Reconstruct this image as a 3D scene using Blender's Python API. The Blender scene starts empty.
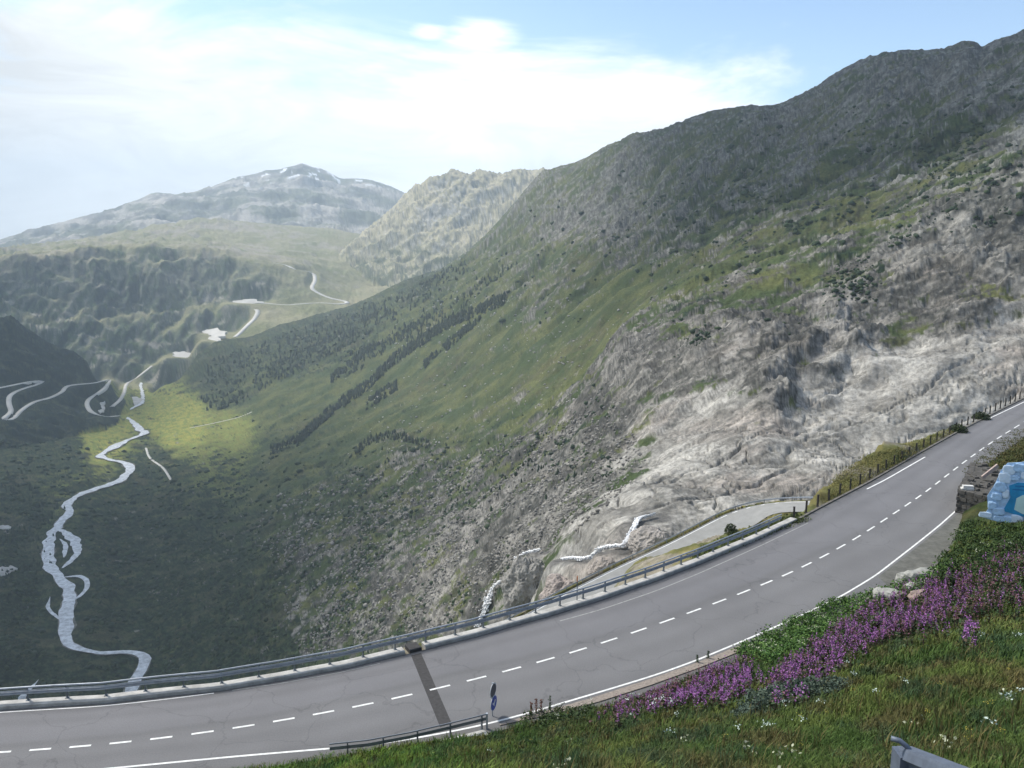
import bpy, math, random
import numpy as np
from mathutils import Vector, Matrix
random.seed(7); RNG = np.random.default_rng(7)
sc = bpy.context.scene
R = math.radians

# ------------------------------------------------------------------ camera
F, CX, CY = 887.0, 512.0, 384.0
PITCH = R(10.2); CP, SP = math.cos(PITCH), math.sin(PITCH)
ROADZ = -26.0
def ray(x, y):
    """pixel -> azimuth, tangent of elevation"""
    x = np.asarray(x, float); y = np.asarray(y, float)
    rx = x - CX; dn = (y - CY) * CP + F * SP; fw = F * CP - (y - CY) * SP
    return np.arctan2(rx, fw), -dn / np.hypot(rx, fw)
def proj(az, e):
    X = np.sin(az); Y = np.cos(az)
    d = Y * CP - e * SP
    return CX + F * X / d, CY - F * (Y * SP + e * CP) / d
def at_z(x, y, z):
    az, e = ray(x, y); r = z / e
    return np.array([r * np.sin(az), r * np.cos(az)])
def at_r(x, y, r):
    az, e = ray(x, y)
    return Vector((float(r * np.sin(az)), float(r * np.cos(az)), float(e * r)))
cam_d = bpy.data.cameras.new('camera'); cam = bpy.data.objects.new('camera', cam_d)
sc.collection.objects.link(cam); sc.camera = cam
cam_d.sensor_width = 36; cam_d.lens = F / 1024 * 36; cam_d.clip_start = 0.1; cam_d.clip_end = 60000
cam.location = (0, 0, 0); cam.rotation_euler = (math.pi / 2 - PITCH, 0, 0)

# ------------------------------------------------------------------ noise
_perm = RNG.permutation(256).astype(np.int64); _perm = np.concatenate([_perm, _perm])
_ga = RNG.random(256) * 2 * math.pi; _gx, _gy = np.cos(_ga), np.sin(_ga)
def perlin(x, y, s=0):
    xi = np.floor(x).astype(np.int64); yi = np.floor(y).astype(np.int64)
    fx = x - xi; fy = y - yi
    xi = (xi + s * 17) & 255; yi = (yi + s * 59) & 255
    x1 = (xi + 1) & 255; y1 = (yi + 1) & 255
    u = fx * fx * fx * (fx * (fx * 6 - 15) + 10); v = fy * fy * fy * (fy * (fy * 6 - 15) + 10)
    def g(a, b, dx, dy):
        h = _perm[_perm[a] + b]; return _gx[h] * dx + _gy[h] * dy
    n0 = g(xi, yi, fx, fy); n1 = g(x1, yi, fx - 1, fy)
    n2 = g(xi, y1, fx, fy - 1); n3 = g(x1, y1, fx - 1, fy - 1)
    a = n0 + u * (n1 - n0); b = n2 + u * (n3 - n2)
    return (a + v * (b - a)) * 1.5
def fbm(x, y, o=5, s=0, gain=.5):
    t = 0; a = 1.; n = 0
    for i in range(o):
        t = t + a * perlin(x, y, s + i); n += a * a; a *= gain
        x, y = (x * 1.62 + y * 1.2) , (y * 1.62 - x * 1.2)
    return t / math.sqrt(n)
def ridged(x, y, o=5, s=0, gain=.5):
    t = 0; a = 1.; n = 0
    for i in range(o):
        t = t + a * (1 - 2.2 * np.abs(perlin(x, y, s + i))); n += a; a *= gain
        x, y = (x * 1.62 + y * 1.2), (y * 1.62 - x * 1.2)
    return t / n
def sst(a, b, x):
    t = np.clip((x - a) / (b - a), 0, 1); return t * t * (3 - 2 * t)

# ------------------------------------------------------------------ lofted hill forms
AZT = np.linspace(R(-100), R(100), 8001)
def gsm(a, deg):
    if deg <= 0: return a
    s = R(deg) / (AZT[1] - AZT[0]); k = np.arange(-int(3 * s) - 1, int(3 * s) + 2)
    w = np.exp(-.5 * (k / s) ** 2); w /= w.sum()
    return np.convolve(np.pad(a, len(k) // 2, mode='edge'), w, 'valid')
class Line:
    """a crest, foot or break of slope running through surveyed points (x, y, range)"""
    def __init__(s, pts, sm=.6, drop=None):
        p = np.array(pts, float); az, e = ray(p[:, 0], p[:, 1]); o = np.argsort(az)
        s.e = gsm(np.interp(AZT, az[o], e[o]), sm); s.l = gsm(np.interp(AZT, az[o], np.log(p[:, 2])[o]), max(sm, .6))
    def shifted(s, k, de):
        n = Line.__new__(Line); n.e = s.e + de; n.l = s.l + math.log(k); return n
def loft(lines, az, L):
    """az [N], L [N,M] -> e, monotone cubic through the lines"""
    K = np.stack([np.interp(az, AZT, l.l) for l in lines], 1)
    E = np.stack([np.interp(az, AZT, l.e) for l in lines], 1)
    for i in range(1, K.shape[1]): K[:, i] = np.maximum(K[:, i], K[:, i - 1] + .01)
    h = np.diff(K, axis=1); d = np.diff(E, axis=1) / h
    m = np.zeros_like(K)
    m[:, 0] = d[:, 0]; m[:, -1] = d[:, -1]
    for i in range(1, K.shape[1] - 1):
        a, b = d[:, i - 1], d[:, i]; ok = a * b > 0
        m[:, i] = np.where(ok, 2 * a * b / np.where(ok, a + b, 1), 0)
    out = np.where(L < K[:, :1], E[:, :1] + (L - K[:, :1]) * m[:, :1], E[:, -1:] + (L - K[:, -1:]) * m[:, -1:])
    for i in range(K.shape[1] - 1):
        t = (L - K[:, i:i + 1]) / h[:, i:i + 1]; w = (t >= 0) & (t <= 1)
        t2 = t * t; t3 = t2 * t; H = h[:, i:i + 1]
        v = (2 * t3 - 3 * t2 + 1) * E[:, i:i + 1] + (t3 - 2 * t2 + t) * H * m[:, i:i + 1] + (-2 * t3 + 3 * t2) * E[:, i + 1:i + 2] + (t3 - t2) * H * m[:, i + 1:i + 2]
        out = np.where(w, v, out)
    return out

# main valley side, floor and the polished slabs
m_foot = Line([(-250, 720, 980), (0, 705, 1000), (150, 695, 1000), (250, 675, 880), (350, 662, 690), (450, 648, 470), (520, 625, 330), (560, 612, 262), (610, 585, 235), (650, 566, 250), (700, 545, 275), (750, 520, 300), (850, 480, 350), (950, 440, 400), (1024, 420, 430), (1250, 380, 440)])
m_low = m_foot.shifted(.45, -.9)
m_mid = Line([(-250, 510, 1650), (0, 500, 1750), (150, 500, 1750), (250, 500, 1550), (350, 490, 1250), (450, 475, 980), (550, 470, 640), (650, 445, 450), (750, 415, 425), (850, 385, 470), (950, 345, 500), (1024, 320, 520), (1250, 290, 520)])
m_top = Line([(-250, 425, 2500), (0, 420, 2500), (150, 418, 2550), (250, 425, 2150), (350, 415, 1850), (450, 408, 1400), (530, 405, 1000), (590, 402, 730), (620, 378, 640), (660, 352, 610), (700, 330, 610), (750, 308, 620), (800, 288, 630), (850, 268, 640), (900, 250, 650), (950, 232, 660), (1024, 212, 670), (1250, 170, 680)], .4)
m_up = Line([(-250, 400, 2900), (150, 400, 2900), (220, 375, 2800), (300, 350, 2750), (400, 320, 2500), (500, 275, 2100), (600, 240, 1700), (750, 205, 1250), (900, 170, 1080), (1024, 135, 980), (1250, 100, 950)])
m_crest = Line([(-250, 396, 3300), (150, 392, 3100), (180, 380, 3050), (200, 352, 3100), (215, 343, 3150), (250, 338, 3200), (280, 326, 3250), (310, 318, 3300), (350, 307, 3350), (375, 296, 3350), (400, 284, 3350), (425, 276, 3350), (440, 272, 3300), (465, 256, 3150), (490, 232, 3000), (515, 203, 2850), (530, 186, 2750), (545, 172, 2650), (565, 168, 2550), (580, 161, 2450), (600, 151, 2350), (620, 143, 2250), (637, 135, 2200), (662, 134, 2100), (683, 124, 2000), (705, 118, 1950), (728, 113, 1900), (755, 111, 1850), (778, 112, 1800), (799, 101, 1750), (828, 85, 1700), (855, 71, 1650), (886, 58, 1600), (915, 57, 1550), (944, 56, 1520), (958, 52, 1500), (973, 50, 1480), (980, 56, 1470), (991, 51, 1460), (1005, 44, 1450), (1024, 37, 1430), (1100, 10, 1400), (1250, -20, 1350)], .08)
m_back = m_crest.shifted(1.25, -.12); m_far = m_crest.shifted(2.2, -.45)
MAIN = [m_low, m_foot, m_mid, m_top, m_up, m_crest, m_back, m_far]
# sunlit spur behind the shoulder
s_crest = Line([(150, 330, 4300), (280, 300, 4500), (325, 268, 4700), (345, 250, 4800), (370, 230, 4900), (390, 212, 5000), (405, 199, 5000), (415, 189, 5000), (428, 181, 5000), (440, 178, 5000), (455, 173, 5000), (470, 175, 5000), (490, 174, 5000), (510, 173, 5000), (540, 172, 5000), (570, 180, 5000), (650, 240, 5000)], .08)
s_foot = Line([(150, 420, 3700), (280, 345, 3800), (330, 320, 3850), (400, 310, 3850), (450, 300, 3850), (550, 280, 3850), (650, 330, 3850)])
s_mid = Line([(150, 380, 4000), (280, 318, 4150), (330, 290, 4300), (400, 255, 4400), (450, 230, 4450), (550, 220, 4450), (650, 280, 4450)])
SPUR = [s_foot.shifted(.7, -.3), s_foot, s_mid, s_crest, s_crest.shifted(1.15, -.03), s_crest.shifted(1.6, -.2)]
# cliff band with the plateau of the pass above
c_bot = Line([(-250, 400, 3350), (0, 395, 3350), (100, 385, 3400), (150, 375, 3450), (190, 365, 3400), (215, 352, 3350), (240, 345, 3300), (300, 335, 3300), (350, 325, 3350), (500, 330, 3400), (900, 420, 3400)])
c_mid = Line([(-250, 330, 3700), (0, 325, 3700), (100, 320, 3750), (180, 318, 3750), (215, 318, 3700), (245, 312, 3600), (262, 306, 3600), (300, 302, 3650), (350, 300, 3750), (500, 300, 3800), (900, 400, 3800)], .3)
c_top = Line([(-250, 285, 4000), (-100, 275, 4000), (0, 268, 4000), (60, 255, 4050), (100, 250, 4100), (150, 247, 4100), (200, 248, 4100), (240, 251, 4100), (262, 256, 4050), (275, 262, 4000), (300, 264, 4100), (325, 272, 4200), (350, 275, 4300), (500, 290, 4300), (900, 390, 4300)], .15)
c_plat = Line([(-250, 283, 4500), (0, 264, 4500), (60, 251, 4600), (150, 242, 4700), (240, 246, 4700), (300, 251, 4700), (350, 255, 4800), (500, 270, 4800), (900, 380, 4800)])
c_back = Line([(-250, 275, 5600), (0, 256, 5600), (80, 240, 5700), (150, 228, 5800), (200, 218, 5900), (260, 222, 5900), (330, 228, 5900), (380, 236, 5900), (500, 270, 5900), (900, 380, 5900)])
CLIFF = [c_bot.shifted(.75, -.35), c_bot, c_mid, c_top, c_plat, c_back, c_back.shifted(1.15, -.02), c_back.shifted(1.5, -.12)]
# far range
f_crest = Line([(-400, 290, 8600), (-100, 262, 8600), (0, 240, 8600), (30, 230, 8600), (60, 223, 8600), (95, 214, 8500), (120, 207, 8500), (150, 195, 8400), (157, 193, 8400), (175, 196, 8500), (195, 193, 8700), (215, 186, 8900), (235, 179, 9000), (262, 172, 9000), (280, 171, 9000), (292, 166, 9000), (302, 163, 9000), (312, 167, 9000), (328, 172, 9000), (340, 179, 8800), (355, 179, 8500), (372, 180, 8500), (385, 184, 8500), (398, 190, 8500), (410, 197, 8500), (450, 215, 8500), (600, 240, 8500), (1200, 330, 8500)], .06)
f_foot = Line([(-400, 330, 6200), (0, 268, 6200), (150, 235, 6200), (300, 235, 6200), (400, 245, 6200), (1200, 380, 6200)])
f_mid = Line([(-400, 305, 7400), (0, 252, 7400), (100, 222, 7400), (150, 208, 7300), (300, 194, 7300), (400, 214, 7300), (1200, 350, 7300)], .4)
FAR = [f_foot.shifted(.8, -.1), f_foot, f_mid, f_crest, f_crest.shifted(1.15, -.03), f_crest.shifted(1.6, -.12)]
# dark forested hill at the left with the lower hairpins
h_crest = Line([(-400, 270, 2700), (-100, 305, 2750), (0, 321, 2800), (12, 321, 2800), (25, 333, 2820), (50, 347, 2850), (75, 355, 2850), (95, 366, 2850), (106, 376, 2850), (114, 390, 2800), (135, 420, 2700), (160, 520, 2600), (400, 900, 2500)], .06)
h_foot = Line([(-400, 500, 1900), (0, 450, 2150), (60, 440, 2250), (100, 424, 2400), (135, 440, 2400), (160, 560, 2400), (400, 950, 2300)], .2)
h_mid = Line([(-400, 400, 2250), (0, 392, 2420), (50, 392, 2520), (90, 398, 2580), (114, 408, 2600), (135, 430, 2550), (160, 540, 2500), (400, 920, 2400)], .2)
HILL = [h_foot.shifted(.8, -.25), h_foot, h_mid, h_crest, h_crest.shifted(1.12, -.05), h_crest.shifted(1.5, -.3)]
# near bank that falls from the viewpoint to the road
def rl(pts, sm=1.0):
    """line from (x at mid frame, range, e)"""
    p = np.array(pts, float); az = np.arctan2(p[:, 0] - CX, F * CP); n = Line.__new__(Line)
    n.e = gsm(np.interp(AZT, az, p[:, 2]), sm); n.l = gsm(np.interp(AZT, az, np.log(p[:, 1])), sm); return n
foot_px = [(-900, 840), (-200, 809), (0, 799), (150, 786), (240, 773), (330, 758), (400, 746), (490, 733), (560, 717), (600, 708), (650, 694), (700, 675), (740, 660), (780, 643), (830, 622), (880, 602), (920, 585), (945, 565), (958, 535), (963, 508), (972, 482), (985, 466), (1003, 452), (1024, 438), (1200, 350)]
def zline(px, z=ROADZ, sm=.25):
    p = np.array(px, float); az, e = ray(p[:, 0], p[:, 1]); n = Line.__new__(Line)
    n.e = gsm(np.interp(AZT, az, e), sm); n.l = np.log(z / n.e); return n
b_foot = zline(foot_px)
outer_px = [(-700, 775), (-200, 727), (0, 710.5), (100, 704.5), (215, 692), (280, 681), (345, 669), (412, 653), (476, 637), (550, 616), (600, 600.5), (656, 581), (700, 564), (760, 539), (800, 520), (818, 510), (868, 484), (918, 455), (963, 430), (1000, 411), (1024, 399), (1200, 318)]
o_edge = zline(outer_px)
BANK = [rl([(0, 1.2, -1.45), (1024, 1.2, -1.45)]), rl([(0, 5, -.93), (512, 5, -.93), (1024, 5, -.80)]),
        rl([(-600, 14, -.80), (240, 18, -.72), (512, 18, -.69), (700, 18, -.635), (850, 18, -.585), (1024, 20, -.50), (1300, 20, -.45)]),
        rl([(-600, 22, -.78), (240, 29, -.685), (400, 30, -.668), (512, 32, -.65), (700, 35, -.572), (850, 37, -.50), (1024, 45, -.385), (1300, 45, -.34)]),
        rl([(-600, 27, -.76), (240, 36, -.662), (400, 37.5, -.646), (512, 39, -.63), (650, 42, -.578), (740, 46, -.522), (850, 54, -.447), (940, 64, -.372), (985, 76, -.309), (1024, 86, -.268), (1060, 95, -.24), (1300, 120, -.19)], .6),
        b_foot]
# spur of grass beyond the posts and the fall to the lower road: width of level verge, and slope
vx = np.array([(-900, 1.3, 1.25), (540, 1.3, 1.25), (580, 1.4, .55), (640, 1.6, .40), (700, 1.6, .36), (770, 1.6, .33), (800, 2.0, .36), (812, 3.0, .8), (825, 6, 1.3), (850, 10, 1.4), (900, 10, 1.4), (945, 7, 1.4), (965, 3, 1.4), (1024, 2.0, 1.4), (1300, 2, 1.4)], float)
vaz = np.arctan2(vx[:, 0] - CX, F * CP)
# lower road below the bend
low_px = [(520, 634, -66), (575, 603, -64), (610, 585, -63), (640, 569.5, -62), (684, 548.5, -60), (724, 527.5, -57.5), (749, 515, -56), (770, 508, -54.5), (803, 506, -53), (840, 508, -52)]
low_c = np.array([list(at_z(x, y, z)) + [z] for x, y, z in low_px])
def resample(P, step):
    P = np.asarray(P, float)
    # catmull-rom then even spacing
    out = []
    Q = np.vstack([2 * P[0] - P[1], P, 2 * P[-1] - P[-2]])
    for i in range(1, len(Q) - 2):
        for t in np.linspace(0, 1, 12, endpoint=False):
            a, b, c, d = Q[i - 1], Q[i], Q[i + 1], Q[i + 2]
            out.append(.5 * ((2 * b) + (-a + c) * t + (2 * a - 5 * b + 4 * c - d) * t * t + (-a + 3 * b - 3 * c + d) * t ** 3))
    out.append(P[-1]); out = np.array(out)
    s = np.concatenate([[0], np.cumsum(np.linalg.norm(np.diff(out[:, :2], axis=0), axis=1))])
    n = max(2, int(round(s[-1] / step)) + 1); q = np.linspace(0, s[-1], n)
    return np.stack([np.interp(q, s, out[:, k]) for k in range(out.shape[1])], 1)
low_line = resample(low_c, 2.0)
for _ in range(3):
    low_line[1:-1] = (low_line[:-2] + 2 * low_line[1:-1] + low_line[2:]) / 4

# ------------------------------------------------------------------ what grows or lies where (surveyed samples)
S = """50 450 0 .9 0 0;20 600 0 .96 0 0;105 440 0 .2 .8 0;180 420 0 .1 .9 0;235 425 0 .2 .6 0;65 480 0 .6 .4 0;150 475 .1 .75 0 0;220 470 0 .45 .45 0
150 560 .15 .8 0 0;100 640 0 .97 0 0;200 640 .08 .85 0 0;250 560 .2 .7 0 0;240 620 .05 .92 0 0;300 560 .38 .58 0 0;330 620 .42 .52 0 0;400 600 .58 .42 0 0;450 560 .6 .4 0 0
400 540 .42 .52 0 0;350 500 .25 .65 0 0;470 500 .45 .5 0 0;540 500 .72 .22 0 0;520 560 .7 .22 0 .1;450 620 .52 .45 0 0;600 480 .5 .5 0 0;420 470 .45 .45 0 0;500 460 .3 .5 0 0;560 450 .35 .5 0 0
300 450 .02 .35 0 0;280 400 .02 .15 .1 0;350 420 .03 .2 0 0;380 370 .01 .03 .1 0;450 330 .02 .03 .05 0;500 380 .05 .04 0 0;450 410 .04 .12 0 0;560 380 .06 .06 0 0;620 310 .03 .08 0 0;600 350 .04 .05 0 0;330 395 0 .1 .15 0
240 390 .02 .55 0 0;220 370 .05 .85 0 0;300 350 .02 .8 0 0;350 330 .1 .8 0 0;420 290 .1 .8 0 0;400 325 .03 .4 0 0;470 285 .05 .3 .1 0;490 255 .3 .3 0 0;440 300 0 .5 .1 0
560 225 .6 .2 0 0;620 240 .55 .28 0 0;560 280 .12 .3 0 0;680 250 .32 .42 0 0;600 185 .5 .2 0 0;700 180 .4 .35 0 0;660 145 .4 .1 0 0;800 140 .45 .25 0 0;900 100 .5 .25 0 0;960 80 .55 .2 0 0;850 180 .3 .4 0 0;950 180 .2 .55 0 0;880 235 .2 .4 0 0;760 255 .25 .35 0 0;740 215 .25 .55 0 0;1010 120 .45 .3 0 0;800 285 .1 .3 0 0;700 300 .04 .2 0 0;530 200 .5 .1 .1 0;720 130 .35 .2 0 0
1000 215 .5 .35 0 0;640 390 .9 .1 0 0;700 370 .8 .2 0 0;760 350 .8 .18 0 0;840 320 .85 .15 0 0;900 290 .95 .05 0 0;980 270 1 0 0 0;1010 245 .8 .1 0 0;850 360 1 0 0 0;780 390 1 0 0 0;950 330 .8 0 0 .2;560 420 .3 .35 0 0;625 425 .55 .35 0 0
650 500 0 0 0 1;700 450 .1 0 0 .9;800 430 0 0 0 1;900 420 0 0 0 1;1000 380 0 0 0 1;600 540 .2 0 0 .8;760 480 0 0 0 1;850 405 .1 0 0 .9;940 385 .1 0 0 .9;560 585 .25 0 0 .7;640 460 .4 .1 0 .5;580 520 .55 .1 0 .4;700 520 0 0 0 1;855 300 .35 .65 0 0;850 285 .3 .7 0 0;700 335 .4 .6 0 0;795 335 .45 .5 0 0;610 395 .5 .5 0 0;660 480 0 0 0 1;620 520 0 0 0 1;720 480 0 0 0 1;880 450 0 0 0 1;1010 340 .3 0 0 .7"""
SMP = np.array([[float(v) for v in q.split()] for l in S.splitlines() for q in l.split(';')])
GX, GY = np.meshgrid(np.arange(-300, 1340, 8.), np.arange(-60, 840, 8.))
_w = 1 / (((GX[..., None] - SMP[:, 0]) ** 2 + (GY[..., None] - SMP[:, 1]) ** 2) + 60.) ** 1.7
COVER = (_w[..., None] * SMP[:, 2:]).sum(2) / _w.sum(2)[..., None]
def cover(px, py):
    u = np.clip((px + 300) / 8, 0, COVER.shape[1] - 1.001); v = np.clip((py + 60) / 8, 0, COVER.shape[0] - 1.001)
    i = u.astype(int); j = v.astype(int); fu = (u - i)[..., None]; fv = (v - j)[..., None]
    return (COVER[j, i] * (1 - fu) * (1 - fv) + COVER[j, i + 1] * fu * (1 - fv) + COVER[j + 1, i] * (1 - fu) * fv + COVER[j + 1, i + 1] * fu * fv)
def poly_t(X, Y, line, rad):
    """nearest distance to polyline and its height, only where close"""
    D = np.full(X.shape, 1e9); Z = np.zeros(X.shape)
    lo = line[:, :2].min(0) - rad; hi = line[:, :2].max(0) + rad
    m = (X > lo[0]) & (X < hi[0]) & (Y > lo[1]) & (Y < hi[1])
    if not m.any(): return D, Z
    x, y = X[m], Y[m]; d = np.full(x.shape, 1e9); z = np.zeros(x.shape)
    for a, b in zip(line[:-1], line[1:]):
        ab = b[:2] - a[:2]; t = np.clip(((x - a[0]) * ab[0] + (y - a[1]) * ab[1]) / (ab @ ab), 0, 1)
        q = np.hypot(x - a[0] - t * ab[0], y - a[1] - t * ab[1]); k = q < d
        d = np.where(k, q, d); z = np.where(k, a[2] + t * (b[2] - a[2]), z)
    D[m] = d; Z[m] = z
    return D, Z

LAYERS = [('main', MAIN), ('spur', SPUR), ('cliff', CLIFF), ('far', FAR), ('hill', HILL)]
FLATS = []      # (polyline, half width, blend) where roads or water have levelled the ground
def height(az, L, full=True, data=False):
    """az [N], L = ln range [N,M]. returns z (and layer, pixel of the smooth form, cover)"""
    r = np.exp(L); X = r * np.sin(az)[:, None]; Y = r * np.cos(az)[:, None]
    es = [loft(l, az, L) for _, l in LAYERS]
    e = es[0].copy(); lay = np.zeros(L.shape, np.int8)
    for i in range(1, 5):
        k = es[i] > e; e = np.where(k, es[i], e); lay[k] = i
    e = np.clip(e, -3, 1)
    px, py = proj(az[:, None], e)
    z = e * r
    wx = perlin(X / 190, Y / 190, 3) * 30; wy = perlin(X / 190, Y / 190, 9) * 30
    sc_w = np.clip(900 / r, .25, 1.6)
    C = cover(px + (perlin(X / 60, Y / 60, 5) * 22 + perlin(X / 15, Y / 15, 6) * 9) * sc_w, py + (perlin(X / 60, Y / 60, 7) * 14 + perlin(X / 15, Y / 15, 8) * 6) * sc_w)
    C[lay > 0] = 0
    near = 1 / (1 + (r / 900) ** 2)
    if full:
        floor_ = sst(-430, -478, z) * (lay == 0)
        rock, scrub, slab = C[..., 0], C[..., 1], C[..., 3]
        XY0 = (X, Y); Y = Y + 1.25 * np.clip(z, -520, 400)
        # gullies run down the valley side, roughly across the valley axis
        gu = (.95 * XY0[0] + .31 * XY0[1]) / 5.0; gv = (-.31 * XY0[0] + .95 * XY0[1])
        wob = fbm(X / 300, Y / 300, 3, 20) * 90
        gully = ridged((gv + wob) / 260, gu / 110, 6, 31, .55)
        gully2 = ridged((gv + wob * .4) / 70, gu / 25, 5, 41, .6)
        lump = fbm((X + wx) / 120, (Y + wy) / 120, 6, 51, .52)
        block = ridged(X / 26, Y / 26, 6, 61, .6)
        fine = fbm(X / 9, Y / 9, 5, 71, .6)
        am = np.where(r > 1500, 1.0, (r / 1500) ** .8)
        upz = sst(-330, -60, z) ; d_main = am * ((gully - .12) * (16 + 34 * upz) + gully2 * (4 + 9 * rock) + rock * ridged((gv + wob * .3) / 40, gu / 30, 5, 45, .55) * 9 + lump * (10 + 10 * rock)) * (1 - .9 * slab)
        d_main += block * (1.5 + 6 * rock * am + 5. * scrub * am) * (1 - slab) * np.clip(r / 500, .45, 1)
        d_main += (fine * (.5 + 1.4 * rock + 2.0 * scrub) + ridged(X / 12, Y / 12, 5, 75, .68) * (.2 + 1.2 * rock + 1.2 * scrub)) * (1 - slab)
        # beds and joints dip across the rock wall
        zb = np.clip(z, -520, 400); wb = fbm(X / 70, Y / 70, 4, 371, .55); ba = X * .82 + zb * .57; bb = -X * .57 + zb * .82
        wall = np.clip(rock + slab, 0, 1) * sst(1500, 900, r)
        bed = ridged(ba / 120 + wb * .3, bb / 20 + wb * .5, 5, 375, .6)
        d_main += bed * wall * (5.5 * rock + 1.6 * slab)
        # slab: smooth whalebacks with joints
        jx = (.8 * X + .6 * Y); jy = (-.6 * X + .8 * Y)
        sl = fbm(X / 80, Y / 70, 3, 81, .45) * 9 + ridged(jx / 70, jy / 22, 6, 91, .6) * 1.5 + ridged(jx / 9, jy / 6, 5, 96, .65) * .3 + ridged((gu + wob * .03) / 9, gv / 16, 5, 94, .6) * .6 + fbm(X / 7, Y / 7, 5, 98, .65) * .35
        cr_ = fbm(jx / 22, jy / 22, 3, 99) * .8
        sl -= 1.8 * np.exp(-((perlin(jx / 26 + cr_, jy / 60, 87)) / .035) ** 2)
        sl -= 2.6 * np.exp(-(perlin(jx / 90 + cr_ * .3, jy / 26, 97) / .03) ** 2)
        d_main += slab * sl
        d_main *= (1 - .93 * floor_)
        d_main = d_main * np.where(lay == 0, 1, 0)
        big = ridged((X + 4 * wx) / 900, (Y + 4 * wy) / 900, 8, 101, .55)
        d_far = big * 95 + fbm(X / 300, Y / 300, 6, 104, .6) * 30 - 30
        ck = sst(4700, 3300, r)
        d_cl = ridged((X + wx * 2 + wy * 1.5) / 280, (Y + wy * 2) / 1100, 6, 111, .6) * 58 * sst(-60, -200, z) * sst(-500, -380, z) + fbm(X / 160, Y / 200, 7, 114, .6) * 22 + ridged(X / 160, Y / 300, 6, 117, .6) * 16
        d_cl = d_cl * (.38 + .62 * sst(262, 205, px)) - 8
        d_sp = ridged((X - Y * .3) / 220, (Y + X * .3) / 420, 7, 121, .6) * 44 + fbm(X / 90, Y / 90, 6, 124, .6) * 12 - 9
        d_hi = fbm(X / 130, Y / 130, 7, 131, .6) * 16 + ridged(X / 40, Y / 40, 5, 134, .6) * 7
        # let the layers keep their own relief, faded near their shared foot
        dd = np.where(lay == 0, d_main, np.where(lay == 1, d_sp, np.where(lay == 2, d_cl, np.where(lay == 3, d_far, d_hi))))
        # calm the relief at the skyline of the main ridge so that its outline keeps its form
        lc = np.interp(az, AZT, m_crest.l)[:, None]
        dd = np.where(lay == 0, dd * (1 - .72 * np.exp(-((L - lc) / .13) ** 2)) + np.exp(-((L - lc) / .05) ** 2) * ridged(X / 45, Y / 45, 4, 391, .6) * 3.5, dd)
        lf = np.interp(az, AZT, f_crest.l)[:, None]
        dd = np.where(lay == 3, dd * (1 - .75 * np.exp(-((L - lf) / .07) ** 2)), dd)
        z = z + dd; X, Y = XY0
    # near ground
    lo = np.interp(az, AZT, o_edge.l)[:, None]; lf_ = np.interp(az, AZT, b_foot.l)[:, None]
    ro = np.exp(lo); w = np.interp(az, vaz, vx[:, 1])[:, None]; sl_ = np.interp(az, vaz, vx[:, 2])[:, None]
    dist = (r - ro)
    rough = (fbm(X / 6, Y / 6, 4, 141) * .5 + fbm(X / 25, Y / 25, 3, 144) * 1.6) if full else 0
    spur = sst(3, 7, w)
    zn = ROADZ - .12 - sl_ * np.maximum(dist - w, 0) + rough * np.clip(dist / 14 - .15 + spur * .0, 0, 1.4) * (1 - .0 * spur) + spur * (rough * .35 + .5) * sst(.8, 3.5, dist)
    zn = np.where(r > 330, -1e5, zn)
    D, Zl = poly_t(X, Y, low_line, 40.)
    zbank = loft(BANK, az, L) * r
    if full:
        zbank = zbank + (fbm(X / 3.2, Y / 3.2, 4, 151) * .22 + fbm(X / 11, Y / 11, 2, 154) * .5) * sst(0, 9, (np.exp(lf_) - r)) * sst(3, 12, r)
    inroad = (L > lf_) & (dist <= 0)
    zt = np.where(dist > 0, np.maximum(zn, z), np.where(inroad, ROADZ - .12, zbank))
    k = sst(4.2, 4.9, D)
    skirt = Zl - .15 - 1.1 * np.maximum(D - 5.5, 0)
    zt = np.where((dist > 0) & (D < 40), np.maximum(zt, np.where(D > 4.9, skirt, -1e5)), zt)
    zt = np.where((D < 4.9) & (dist > 3), Zl - .15 + (zt - (Zl - .15)) * k, zt)
    code = np.where(dist > 0, np.where(zt > z + .05, 6, lay), np.where(inroad, 7, 5)).astype(np.int8)
    if full:
        for line, hw, bl in FLATS:
            D2, Z2 = poly_t(X, Y, line, hw + bl)
            m = D2 < hw + bl
            zt[m] = Z2[m] + (zt[m] - Z2[m]) * sst(hw, hw + bl, D2[m])
    if data: return zt, code, px, py, C, e
    return zt
def ground(x, y, full=True):
    x = np.atleast_1d(np.asarray(x, float)); y = np.atleast_1d(np.asarray(y, float))
    return height(np.arctan2(x, y), np.log(np.hypot(x, y))[:, None], full)[:, 0]
_LR = np.linspace(math.log(2.5), math.log(13000), 2200)
def cast(x, y, lo=None, full=False):
    """where the line of sight through pixel (x, y) meets the ground"""
    x = np.atleast_1d(np.asarray(x, float)); y = np.atleast_1d(np.asarray(y, float))
    az, e = ray(x, y); L = np.tile(_LR, (len(az), 1))
    E = height(az, L, full) / np.exp(L)
    if lo is not None: E[L < math.log(lo)] = -9
    hit = E >= e[:, None]; i = hit.argmax(1); i = np.where(hit.any(1), np.maximum(i, 1), 2199)
    j = np.arange(len(az)); e0 = E[j, i - 1]; e1 = E[j, i]; t = np.clip((e - e0) / np.where(e1 - e0 == 0, 1, e1 - e0), 0, 1)
    r = np.exp(_LR[i - 1] + t * (_LR[1] - _LR[0]))
    return r * np.sin(az), r * np.cos(az), e * r

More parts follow.
